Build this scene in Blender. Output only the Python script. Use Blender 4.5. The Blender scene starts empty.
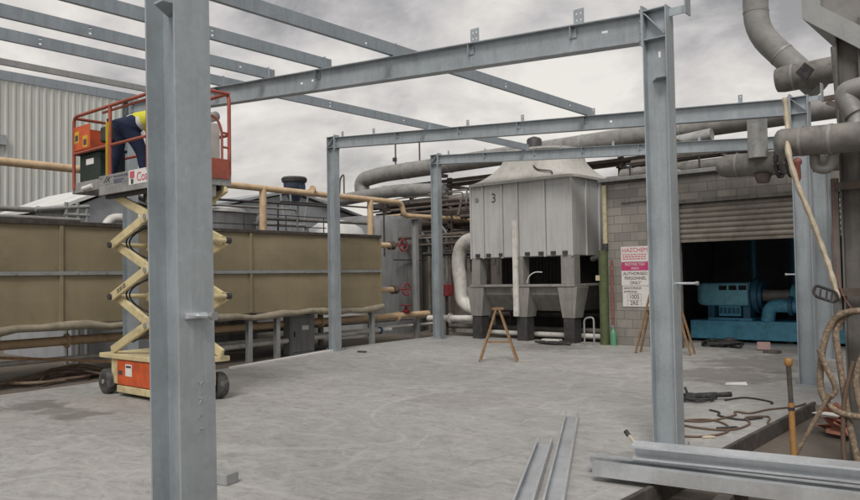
import bpy, bmesh, math, random
from mathutils import Vector, Matrix
random.seed(7)
S = bpy.context.scene
COL = S.collection
V = Vector

# ------------------------------------------------------------------ camera
cd = bpy.data.cameras.new('camera')
cam = bpy.data.objects.new('camera', cd); COL.objects.link(cam)
cf = V((-0.64717408, 0.76152606, 0.03526698)); cr = V((0.7615261, 0.64792915, -0.01630369)); cu = V((0.03526619, -0.0163054, 0.99924493))
cam.matrix_world = Matrix(((cr.x, cu.x, -cf.x, 0), (cr.y, cu.y, -cf.y, 0), (cr.z, cu.z, -cf.z, 1.65), (0, 0, 0, 1)))
cd.sensor_width = 36; cd.lens = 36 * 761.04 / 860; cd.clip_start = .05; cd.clip_end = 1500
S.camera = cam
S.render.engine = 'CYCLES'
S.view_settings.view_transform = 'Standard'; S.view_settings.look = 'None'
S.view_settings.exposure = 0.5; S.view_settings.gamma = 1; S.view_settings.use_curve_mapping = False
S.cycles.max_bounces = 6

# ------------------------------------------------------------------ world: overcast sky
SUN_EL, SUN_AZ = math.radians(50), math.radians(152)
W = bpy.data.worlds.new('World'); S.world = W; W.use_nodes = True
nt = W.node_tree; N = nt.nodes; L = nt.links; N.clear()
def nn(t, **k):
    n = N.new(t)
    for a, b in k.items(): setattr(n, a, b)
    return n
out = nn('ShaderNodeOutputWorld'); bg = nn('ShaderNodeBackground'); L.new(bg.outputs[0], out.inputs[0])
sky = nn('ShaderNodeTexSky', sky_type='NISHITA', sun_disc=False, sun_elevation=SUN_EL, sun_rotation=SUN_AZ)
tc = nn('ShaderNodeTexCoord'); sep = nn('ShaderNodeSeparateXYZ'); L.new(tc.outputs['Generated'], sep.inputs[0])
def mth(op, a, b=None, clamp=False):
    m = nn('ShaderNodeMath', operation=op, use_clamp=clamp)
    for i, v in enumerate((a, b)):
        if v is None: continue
        if isinstance(v, (int, float)): m.inputs[i].default_value = v
        else: L.new(v, m.inputs[i])
    return m.outputs[0]
zz = mth('MAXIMUM', sep.outputs[2], 0.0); den = mth('ADD', zz, 0.30)
cmb = nn('ShaderNodeCombineXYZ'); L.new(mth('DIVIDE', sep.outputs[0], den), cmb.inputs[0]); L.new(mth('DIVIDE', sep.outputs[1], den), cmb.inputs[1])
def noise(sc, det, rough, dist, off):
    mp = nn('ShaderNodeMapping'); L.new(cmb.outputs[0], mp.inputs[0]); mp.inputs['Location'].default_value = off; mp.inputs['Scale'].default_value = (1, 1.15, 1)
    mp.inputs['Rotation'].default_value = (0, 0, .7)
    n = nn('ShaderNodeTexNoise'); L.new(mp.outputs[0], n.inputs['Vector'])
    n.inputs['Scale'].default_value = sc; n.inputs['Detail'].default_value = det; n.inputs['Roughness'].default_value = rough; n.inputs['Distortion'].default_value = dist
    return n.outputs[0]
n1 = noise(1.25, 8, .55, .25, (3.1, 1.7, 0)); n2 = noise(3.4, 7, .6, .3, (7, 2, 4))
mx = mth('ADD', mth('MULTIPLY', n1, .68), mth('MULTIPLY', n2, .32))
rp = nn('ShaderNodeValToRGB'); L.new(mx, rp.inputs[0])
e = rp.color_ramp.elements
e[0].position = .415; e[0].color = (.215, .21, .21, 1)
e[1].position = .59; e[1].color = (.61, .58, .535, 1)
m_ = e.new(.49); m_.color = (.40, .38, .372, 1)
# brighter, warmer towards the horizon
hz = mth('SUBTRACT', 1.0, mth('MULTIPLY', zz, 2.6), True)
hz = mth('MULTIPLY', mth('POWER', hz, 1.6), .50)
mixh = nn('ShaderNodeMix', data_type='RGBA'); L.new(hz, mixh.inputs[0]); L.new(rp.outputs[0], mixh.inputs[6]); mixh.inputs[7].default_value = (.70, .64, .56, 1)
# a little of the physical sky through the cloud
skm = nn('ShaderNodeMix', data_type='RGBA', blend_type='MULTIPLY'); skm.inputs[0].default_value = 1; L.new(sky.outputs[0], skm.inputs[6]); skm.inputs[7].default_value = (1, 1, 1, 1)
SKY_STRENGTH = .1
sc_ = nn('ShaderNodeMix', data_type='RGBA', blend_type='MULTIPLY'); sc_.inputs[0].default_value = 1
L.new(mixh.outputs[2], sc_.inputs[6]); g = 1 / SKY_STRENGTH; sc_.inputs[7].default_value = (g, g, g, 1)
mixs = nn('ShaderNodeMix', data_type='RGBA'); mixs.inputs[0].default_value = .93
L.new(skm.outputs[2], mixs.inputs[6]); L.new(sc_.outputs[2], mixs.inputs[7])
L.new(mixs.outputs[2], bg.inputs[0]); bg.inputs[1].default_value = SKY_STRENGTH

sd = bpy.data.lights.new('sun', 'SUN'); sd.energy = 1.75; sd.angle = math.radians(22); sd.color = (1, .95, .88)
sun = bpy.data.objects.new('sun', sd); COL.objects.link(sun)
# sun direction: azimuth measured clockwise from +Y as in the Sky Texture
sdir = V((math.sin(SUN_AZ) * math.cos(SUN_EL), math.cos(SUN_AZ) * math.cos(SUN_EL), math.sin(SUN_EL)))
sun.rotation_euler = sdir.to_track_quat('Z', 'Y').to_euler(); sun.location = (0, -5, 30)

# ------------------------------------------------------------------ materials
def newmat(name):
    m = bpy.data.materials.new(name); m.use_nodes = True
    t = m.node_tree; t.nodes.clear()
    o = t.nodes.new('ShaderNodeOutputMaterial'); b = t.nodes.new('ShaderNodeBsdfPrincipled'); t.links.new(b.outputs[0], o.inputs[0])
    return m, t, b
class NT:
    def __init__(s, t): s.t = t
    def n(s, ty, **k):
        n = s.t.nodes.new(ty)
        for a, b in k.items(): setattr(n, a, b)
        return n
    def l(s, a, b): s.t.links.new(a, b)
    def coord(s, scale=(1, 1, 1), rot=(0, 0, 0), loc=(0, 0, 0), kind='Object'):
        c = s.n('ShaderNodeTexCoord'); m = s.n('ShaderNodeMapping'); s.l(c.outputs[kind], m.inputs[0])
        m.inputs['Scale'].default_value = scale; m.inputs['Rotation'].default_value = rot; m.inputs['Location'].default_value = loc
        return m.outputs[0]
    def noise(s, vec, sc, det=4, rough=.55, dist=0):
        n = s.n('ShaderNodeTexNoise'); s.l(vec, n.inputs['Vector'])
        n.inputs['Scale'].default_value = sc; n.inputs['Detail'].default_value = det; n.inputs['Roughness'].default_value = rough; n.inputs['Distortion'].default_value = dist
        return n.outputs[0]
    def ramp(s, f, stops):
        r = s.n('ShaderNodeValToRGB'); s.l(f, r.inputs[0]); el = r.color_ramp.elements
        while len(el) > 1: el.remove(el[-1])
        el[0].position = stops[0][0]; el[0].color = col(stops[0][1])
        for p, c in stops[1:]: x = el.new(p); x.color = col(c)
        return r.outputs[0]
    def mix(s, f, a, b, mode='MIX'):
        m = s.n('ShaderNodeMix', data_type='RGBA', blend_type=mode)
        if isinstance(f, (int, float)): m.inputs[0].default_value = f
        else: s.l(f, m.inputs[0])
        for i, v in ((6, a), (7, b)):
            if isinstance(v, tuple): m.inputs[i].default_value = col(v)
            else: s.l(v, m.inputs[i])
        return m.outputs[2]
    def bump(s, h, b, strength=.3, dist=.02):
        n = s.n('ShaderNodeBump'); n.inputs['Strength'].default_value = strength; n.inputs['Distance'].default_value = dist
        s.l(h, n.inputs['Height']); s.l(n.outputs[0], b.inputs['Normal'])
    def math(s, op, a, b=None, clamp=False):
        m = s.n('ShaderNodeMath', operation=op, use_clamp=clamp)
        for i, v in enumerate((a, b)):
            if v is None: continue
            if isinstance(v, (int, float)): m.inputs[i].default_value = v
            else: s.l(v, m.inputs[i])
        return m.outputs[0]
def col(c):
    if isinstance(c, (int, float)): c = (c, c, c)
    return (c[0], c[1], c[2], 1)
def mul(c, k): return tuple(min(1, x * k) for x in c)

def paint(name, c, rough=.55, metal=0, var=.22, scale=3, dirt=None, dirt_amt=.45, streak=False, bump=.0):
    m, t, b = newmat(name); q = NT(t)
    v = q.coord(); n1 = q.noise(v, scale, 5, .6); n2 = q.noise(v, scale * 9, 3, .6)
    base = q.ramp(n1, [(.3, mul(c, 1 - var)), (.7, mul(c, 1 + var))])
    base = q.mix(q.math('MULTIPLY', n2, .35), base, mul(c, 1 - var * 1.6))
    if dirt:
        vs = q.coord(scale=(9, 9, .7)) if streak else q.coord(loc=(3, 5, 1))
        d = q.noise(vs, 1.0 if streak else scale * 1.7, 6, .65, .3)
        f = q.ramp(d, [(.48, 0), (.72, dirt_amt)])
        base = q.mix(f, base, dirt)
    q.l(base, b.inputs['Base Color'])
    q.l(q.ramp(n2, [(.25, rough - .1), (.75, min(1, rough + .12))]), b.inputs['Roughness'])
    b.inputs['Metallic'].default_value = metal
    if bump: q.bump(n2, b, bump, .01)
    return m

def galv(name, c, rough=.5, metal=.35, blot=.7):
    m, t, b = newmat(name); q = NT(t)
    v = q.coord(); vor = q.n('ShaderNodeTexVoronoi'); q.l(v, vor.inputs['Vector']); vor.inputs['Scale'].default_value = 38
    n1 = q.noise(v, 2.1, 5, .6, .4); n2 = q.noise(q.coord(scale=(6, 6, 1.1)), 1.6, 6, .65)
    base = q.ramp(n1, [(.28, mul(c, 1 - .28*blot)), (.72, mul(c, 1 + .22*blot))])
    sp = q.n('ShaderNodeSeparateColor'); q.l(vor.outputs['Color'], sp.inputs[0])
    base = q.mix(q.math('MULTIPLY', sp.outputs[0], .22), base, mul(c, 1.35))
    base = q.mix(q.ramp(n2, [(.48, 0), (.7, .6*blot)]), base, mul(c, .6)); n4 = q.noise(q.coord(scale=(14, 14, .8), loc=(9, 1, 2)), 1.4, 6, .7); base = q.mix(q.ramp(n4, [(.56, 0), (.68, .45*blot)]), base, mul(c, 1.4))
    n3 = q.noise(q.coord(loc=(2, 8, 3)), 7, 6, .7); base = q.mix(q.ramp(n3, [(.62, 0), (.74, .4)]), base, mul(c, 1.45))
    q.l(base, b.inputs['Base Color']); b.inputs['Metallic'].default_value = metal
    q.l(q.ramp(n1, [(.3, rough - .12), (.7, rough + .1)]), b.inputs['Roughness'])
    q.bump(n3, b, .06, .004)
    return m

M = {}
M['galv'] = galv('galvanised_steel', (.37, .41, .44), .46, .45)
M['galv_purlin'] = galv('galvanised_purlin_steel', (.29, .33, .365), .46, .45)
M['galv_bright'] = galv('bright_galvanised_steel', (.62, .645, .67), .38, .72, .35)
M['galv_dull'] = galv('dull_galvanised_steel', (.30, .31, .31), .6, .25)
M['bolt'] = paint('zinc_bolts', (.42, .43, .44), .4, .6)
M['orange'] = paint('orange_paint', (.62, .105, .028), .5, 0, .2, 5, (.12, .07, .05), .5)
M['red_rail'] = paint('faded_red_rail_paint', (.38, .095, .06), .5, 0, .25, 6, (.16, .08, .06), .5)
M['cream'] = paint('cream_arm_paint', (.62, .53, .31), .5, 0, .15, 4, (.16, .12, .07), .5)
M['deck_grey'] = paint('grey_platform_metal', (.36, .36, .36), .5, .3, .2, 4, (.12, .12, .12), .5)
M['white'] = paint('white_sticker', (.75, .74, .72), .6, 0, .06, 8, (.4, .38, .36), .3)
M['black'] = paint('black_rubber', (.022, .022, .024), .75, 0, .3, 8, (.12, .11, .10), .5)
M['tyre'] = paint('dusty_tyre_rubber', (.06, .06, .062), .85, 0, .25, 8, (.2, .19, .175), .7)
M['dark_green'] = paint('dark_green_plastic', (.018, .032, .026), .6, 0, .2)
M['yellow'] = paint('yellow_plastic', (.62, .42, .03), .5, 0, .15)
M['ochre'] = paint('worn_ochre_paint', (.34, .175, .055), .7, 0, .2, 12, (.12, .07, .035), .6)
M['hivis'] = paint('hi_vis_yellow_cloth', (.62, .6, .05), .85, 0, .12, 6)
M['navy'] = paint('navy_work_cloth', (.013, .022, .06), .9, 0, .25, 7)
for k_ in ('navy', 'hivis'):
    t_ = M[k_].node_tree; q_ = NT(t_); b_ = [n for n in t_.nodes if n.type == 'BSDF_PRINCIPLED'][0]; q_.bump(q_.noise(q_.coord(scale=(1, 1, 2)), 9, 4, .6, 1.2), b_, .55, .025)
M['skin'] = paint('skin', (.5, .3, .22), .55, 0, .08, 9)
M['hair'] = paint('dark_hair', (.03, .022, .017), .8, 0, .2, 20)
M['boot'] = paint('brown_boot_leather', (.075, .05, .033), .7, 0, .2, 10)
M['white_cloth'] = paint('pale_cloth', (.6, .6, .58), .9, 0, .1)
M['pipe_beige'] = paint('beige_pipe_paint', (.60, .44, .28), .55, 0, .12, 3, (.25, .16, .09), .55)
M['pipe_grey'] = paint('grey_lagged_pipe', (.27, .265, .255), .55, .15, .2, 2.5, (.10, .09, .08), .6)
M['pipe_dull'] = paint('dull_grey_lagging', (.25, .25, .245), .7, 0, .2, 2.2, (.11, .10, .09), .6)
M['pipe_pale'] = paint('pale_aluminium_lagging', (.40, .405, .40), .45, .35, .15, 3, (.14, .13, .12), .6)
M['pipe_dirty'] = paint('weathered_brown_grey_lagging', (.195, .187, .175), .65, .1, .3, 3, (.06, .05, .042), .7)
M['pipe_brown'] = paint('rusty_brown_pipe', (.12, .095, .08), .75, .1, .3, 5, (.05, .035, .028), .7)
M['pipe_white'] = paint('white_pipe', (.62, .61, .58), .55, 0, .12, 3, (.22, .19, .16), .6)
M['rust'] = paint('rust', (.13, .055, .028), .85, 0, .35, 9)
M['dark_metal'] = paint('dark_painted_metal', (.05, .05, .053), .6, .2, .3, 5, (.12, .09, .07), .5)
M['timber_dark'] = paint('wet_dark_timber', (.058, .05, .044), .85, 0, .35, 5, (.16, .13, .10), .5)
M['timber'] = paint('yellow_brown_timber', (.27, .165, .085), .8, 0, .25, 8, (.12, .08, .05), .6)
M['red'] = paint('red_valve_paint', (.24, .03, .035), .5, 0, .2, 9)
M['faded_red'] = paint('faded_dull_red_paint', (.22, .075, .06), .7, 0, .3, 9, (.3, .25, .22), .6)
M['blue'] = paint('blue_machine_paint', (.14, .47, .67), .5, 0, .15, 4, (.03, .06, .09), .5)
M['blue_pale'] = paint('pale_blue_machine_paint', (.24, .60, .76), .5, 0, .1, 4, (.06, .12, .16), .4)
M['blue_dark'] = paint('dark_blue_machine_paint', (.05, .16, .26), .45, .2, .2)
M['blue_motor'] = paint('blue_motor_paint', (.035, .05, .085), .5, .1, .2)
M['tower'] = paint('weathered_pale_grey_sheet', (.455, .46, .46), .6, .05, .09, 1.6, (.27, .24, .20), .42, True)
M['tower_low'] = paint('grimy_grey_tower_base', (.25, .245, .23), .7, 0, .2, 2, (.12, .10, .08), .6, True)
M['hood'] = paint('weathered_pale_fibreglass', (.46, .45, .425), .65, 0, .12, 1.3, (.25, .22, .18), .5, True)
M['void'] = paint('opening_shade_black', (.022, .02, .019), .85, 0, .6, 4)  # near-black colour paints the shade inside openings
M['grey_tank'] = paint('grey_tank_paint', (.235, .245, .255), .55, .05, .12, 1.5, (.13, .12, .11), .6, True)
M['vessel'] = paint('stained_dark_grey_vessel_paint', (.165, .17, .175), .6, .05, .2, 1.5, (.07, .06, .052), .75, True)
M['grey_roof'] = paint('grey_roof_sheet', (.34, .36, .385), .55, .15, .12, 1.2, (.17, .16, .15), .5)
M['white_roof'] = paint('white_roof_sheet', (.66, .67, .67), .55, 0, .08, 1.2, (.35, .33, .3), .4)
M['beige_wall'] = paint('stained_beige_render', (.36, .33, .285), .8, 0, .18, 1.5, (.14, .12, .10), .6, True)
M['dark_shed'] = paint('dark_weathered_sheet', (.075, .07, .068), .75, 0, .35, 1.4, (.15, .12, .10), .5, True)
M['interior'] = paint('dark_room_wall', (.21, .22, .25), .85, 0, .4, 1)
M['cardboard'] = paint('red_brown_cardboard', (.38, .16, .11), .8, 0, .2, 8)
M['pink_card'] = paint('pale_pink_card', (.5, .34, .32), .8, 0, .2, 12)
M['paper'] = paint('white_paper', (.74, .73, .70), .8, 0, .05, 9)
M['hose'] = paint('muddy_braided_hose', (.205, .15, .105), .8, 0, .35, 22, (.5, .42, .32), .7, bump=.5)
M['canvas'] = paint('cream_canvas_hose', (.52, .46, .35), .85, 0, .15, 9, (.22, .17, .12), .6)
M['cord_brown'] = paint('dusty_brown_cord', (.13, .085, .06), .7, 0, .2, 9)
M['cord_black'] = paint('black_cord', (.03, .03, .03), .6, 0, .2, 9)
M['sign_white'] = paint('faded_white_sign', (.62, .60, .585), .55, 0, .06, 8, (.38, .34, .32), .4)
M['sign_pink'] = paint('faded_magenta_ink', (.44, .045, .15), .55, 0, .15, 14)
M['sign_red'] = paint('faded_red_ink', (.50, .10, .14), .55, 0, .15, 14)
M['ink'] = paint('dark_ink', (.06, .06, .065), .6, 0, .1, 14)
M['ink_blue'] = paint('dark_blue_ink', (.08, .08, .14), .6, 0, .1, 14)
M['steel_post'] = paint('weathered_grey_steel', (.145, .138, .128), .65, .15, .3, 3, (.055, .045, .038), .7, True)
M['hopper'] = paint('dusty_grey_hopper_steel', (.24, .235, .23), .6, .15, .2, 2.5, (.11, .10, .09), .6)
M['green_pipe'] = paint('mossy_green_pipe', (.09, .115, .05), .75, 0, .3, 6, (.04, .045, .025), .6)
M['pale_yellow'] = paint('pale_yellow_pipe', (.50, .45, .29), .65, 0, .15, 5, (.2, .16, .10), .6)
M['green'] = paint('green_bottle_paint', (.09, .27, .15), .5, 0, .15, 6)
M['debris'] = paint('grey_debris', (.12, .11, .10), .9, 0, .4, 9)

# concrete slab
def concrete():
    m, t, b = newmat('site_concrete'); q = NT(t); v = q.coord()
    c = (.33, .326, .316)
    n1 = q.noise(v, .32, 6, .62, .8); n2 = q.noise(v, 2.3, 7, .68, .3); n3 = q.noise(v, 45, 3, .6); n9 = q.noise(v, 9, 5, .7)
    base = q.ramp(n1, [(.3, mul(c, .90)), (.5, c), (.72, mul(c, 1.1))])
    base = q.mix(q.ramp(n2, [(.45, 0), (.72, .6)]), base, mul(c, 1.32))
    base = q.mix(q.ramp(q.noise(q.coord(loc=(4, 9, 0)), 1.15, 7, .7, 1.2), [(.56, 0), (.66, .38)]), base, (.20, .195, .185))
    base = q.mix(q.ramp(n9, [(.52, 0), (.70, .4)]), base, mul(c, .72))
    base = q.mix(q.math('MULTIPLY', n3, .42), base, mul(c, .7))
    # dusty drag marks and pale lines left by tyres and boards
    for rot, sc, lo, am in ((.55, (.55, 7, 1), .60, .55), (-.45, (.4, 9, 1), .63, .5), (1.35, (.5, 12, 1), .64, .4)):
        w = q.noise(q.coord(scale=sc, rot=(0, 0, rot), loc=(rot * 9, 2, 0)), .55, 5, .6, .9)
        base = q.mix(q.ramp(w, [(lo, 0), (lo + .07, am)]), base, (.40, .39, .375))
    for rot, sc_, dst, lo in ((.3, (1.1, 1.9, 1), 2.2, .545), (-.9, (1.3, 2.2, 1), 2.4, .555), (1.5, (1.7, 3.0, 1), 2.6, .565)):
        w = q.noise(q.coord(scale=sc_, rot=(0, 0, rot), loc=(rot * 5, 7, 0)), 1.5, 8, .72, dst)
        base = q.mix(q.ramp(w, [(lo, 0), (lo + .04, .28), (lo + .1, .42)]), base, (.425, .42, .405)); base = q.mix(q.ramp(w, [(.36, .5), (.45, 0)]), base, (.20, .193, .185))
    # curved pale scuffs left by turning wheels
    for sc_f, off, lo_, am in ((.33, 1, .005, .5), (.55, 6, .006, .5), (.21, 11, .003, .55), (.8, 15, .008, .42), (.45, 21, .005, .5), (1.3, 31, .011, .4)):
        w = q.noise(q.coord(loc=(off, off * .7, 0)), sc_f, 2.5, .45, .6); msk = q.noise(q.coord(loc=(off * 3, 2, 0)), .55, 5, .7)
        rd = q.math('ABSOLUTE', q.math('SUBTRACT', w, .5)); f = q.math('MULTIPLY', q.ramp(rd, [(0, am), (lo_, am * .6), (lo_ * 2.6, 0)]), q.ramp(msk, [(.44, 0), (.6, 1)]))
        base = q.mix(f, base, (.45, .445, .435))
    gr = q.noise(v, 130, 2, .6); base = q.mix(q.ramp(gr, [(.35, .35), (.5, 0)]), base, (.17, .165, .16)); sp = q.noise(v, 21, 6, .75); base = q.mix(q.ramp(sp, [(.58, 0), (.7, .5)]), base, (.43, .425, .41)); base = q.mix(q.ramp(sp, [(.28, .45), (.42, 0)]), base, (.17, .16, .15))
    # fine cracks / scuff scratches
    vo = q.n('ShaderNodeTexVoronoi', feature='DISTANCE_TO_EDGE'); 
    wn = q.n('ShaderNodeTexNoise'); q.l(v, wn.inputs['Vector']); wn.inputs['Scale'].default_value = 1.3; wn.inputs['Detail'].default_value = 6; wv = q.mix(.35, v, wn.outputs['Color']); q.l(wv, vo.inputs['Vector']); vo.inputs['Scale'].default_value = .55
    cm = q.ramp(q.noise(q.coord(loc=(8, 1, 0)), .35, 3, .5), [(.52, 0), (.6, .6)]); crk = q.mix(cm, (0, 0, 0), q.ramp(vo.outputs['Distance'], [(0, .6), (.007, 0)])); base = q.mix(crk, base, (.13, .125, .12))
    # damp stains at the left, plain darker patches elsewhere, each at its own spot
    for (sx, sy, r, k) in ((-10.75, 4.35, .55, .65), (-9.5, 4.45, .38, .65), (-10.1, 4.4, .35, .5), (-4.4, 12.4, 1.2, .6), (-4.2, 14.4, 1.6, .6), (-6.5, 8.2, 1.0, .2), (-9.3, 15.2, 1.2, .5), (-2.9, 6.3, .5, .5)):
        vec = q.n('ShaderNodeVectorMath', operation='DISTANCE'); q.l(v, vec.inputs[0]); vec.inputs[1].default_value = (sx, sy, 0)
        d = q.math('ADD', q.math('DIVIDE', vec.outputs['Value'], r), q.math('MULTIPLY', q.math('SUBTRACT', n2, .5), 2.2))
        base = q.mix(q.ramp(d, [(.55, k), (.95, 0)]), base, (.125, .115, .105))
    q.l(base, b.inputs['Base Color'])
    q.l(q.ramp(n2, [(.3, .62), (.7, .9)]), b.inputs['Roughness'])
    h = q.math('ADD', q.math('MULTIPLY', n9, .7), q.math('MULTIPLY', n3, .3)); q.bump(h, b, .35, .012)
    return m
M['concrete'] = concrete()
def dirt():
    m, t, b = newmat('bare_dirt'); q = NT(t); v = q.coord(); c = (.15, .128, .105)
    n1 = q.noise(v, .8, 7, .65, .6); n2 = q.noise(v, 14, 5, .7)
    base = q.ramp(n1, [(.3, mul(c, .62)), (.7, mul(c, 1.35))]); base = q.mix(q.math('MULTIPLY', n2, .5), base, mul(c, .6))
    q.l(base, b.inputs['Base Color']); b.inputs['Roughness'].default_value = .95; q.bump(n2, b, .6, .03); return m
M['dirt'] = dirt()
def blocks():
    m, t, b = newmat('grey_blockwork'); q = NT(t)
    c = q.n('ShaderNodeTexCoord'); s = q.n('ShaderNodeSeparateXYZ'); q.l(c.outputs['Object'], s.inputs[0])
    k = q.n('ShaderNodeCombineXYZ'); q.l(q.math('ADD', s.outputs[0], s.outputs[1]), k.inputs[0]); q.l(s.outputs[2], k.inputs[1])
    br = q.n('ShaderNodeTexBrick'); q.l(k.outputs[0], br.inputs['Vector'])
    br.inputs['Scale'].default_value = 1; br.inputs['Brick Width'].default_value = .4; br.inputs['Row Height'].default_value = .2
    br.inputs['Mortar Size'].default_value = .009; br.inputs['Mortar Smooth'].default_value = .3; br.inputs['Bias'].default_value = 0
    br.inputs['Color1'].default_value = col((.33, .31, .28)); br.inputs['Color2'].default_value = col((.20, .19, .175)); br.inputs['Mortar'].default_value = col((.15, .142, .132))
    v = q.coord(); n1 = q.noise(v, 1.4, 6, .65, .4); n2 = q.noise(v, 26, 4, .65); st = q.noise(q.coord(scale=(4, 4, .6)), 1.2, 6, .65)
    base = q.mix(q.ramp(n1, [(.4, 0), (.75, .55)]), br.outputs['Color'], (.15, .135, .12))
    base = q.mix(q.math('MULTIPLY', n2, .35), base, (.12, .115, .11)); base = q.mix(q.ramp(st, [(.52, 0), (.72, .45)]), base, (.10, .092, .085))
    q.l(base, b.inputs['Base Color']); b.inputs['Roughness'].default_value = .9
    h = q.math('SUBTRACT', q.math('MULTIPLY', n2, .25), q.math('MULTIPLY', br.outputs['Fac'], .9)); q.bump(h, b, .5, .012); return m
M['blocks'] = blocks()
def tankmat():
    m, t, b = newmat('mustard_brown_tank_panel'); q = NT(t); v = q.coord(); c = (.262, .218, .135)
    n1 = q.noise(v, .9, 5, .6, .3); st = q.noise(q.coord(scale=(1, 3.2, .35)), 1.6, 6, .65); n2 = q.noise(v, 30, 3, .6)
    ho = q.noise(q.coord(scale=(1, .3, 4)), 1.3, 5, .6)
    base = q.ramp(n1, [(.3, mul(c, .82)), (.7, mul(c, 1.16))]); base = q.mix(q.ramp(st, [(.5, 0), (.75, .32)]), base, (.17, .14, .09))
    base = q.mix(q.ramp(ho, [(.52, 0), (.75, .3)]), base, (.34, .29, .20)); dk = q.noise(q.coord(loc=(5, 3, 2)), 2.7, 7, .7, .5); base = q.mix(q.ramp(dk, [(.55, 0), (.72, .5)]), base, (.17, .135, .085)); base = q.mix(q.math('MULTIPLY', n2, .25), base, mul(c, .7))
    q.l(base, b.inputs['Base Color']); b.inputs['Roughness'].default_value = .7; q.bump(n1, b, .15, .05); return m
M['tank'] = tankmat()
M['cladding'] = paint('pale_green_grey_cladding', (.52, .535, .505), .55, .05, .06, .6, (.36, .36, .33), .5, True)
M['shutter'] = paint('weathered_roller_shutter_steel', (.19, .172, .15), .6, .2, .22, 2, (.10, .075, .055), .7)

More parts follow.
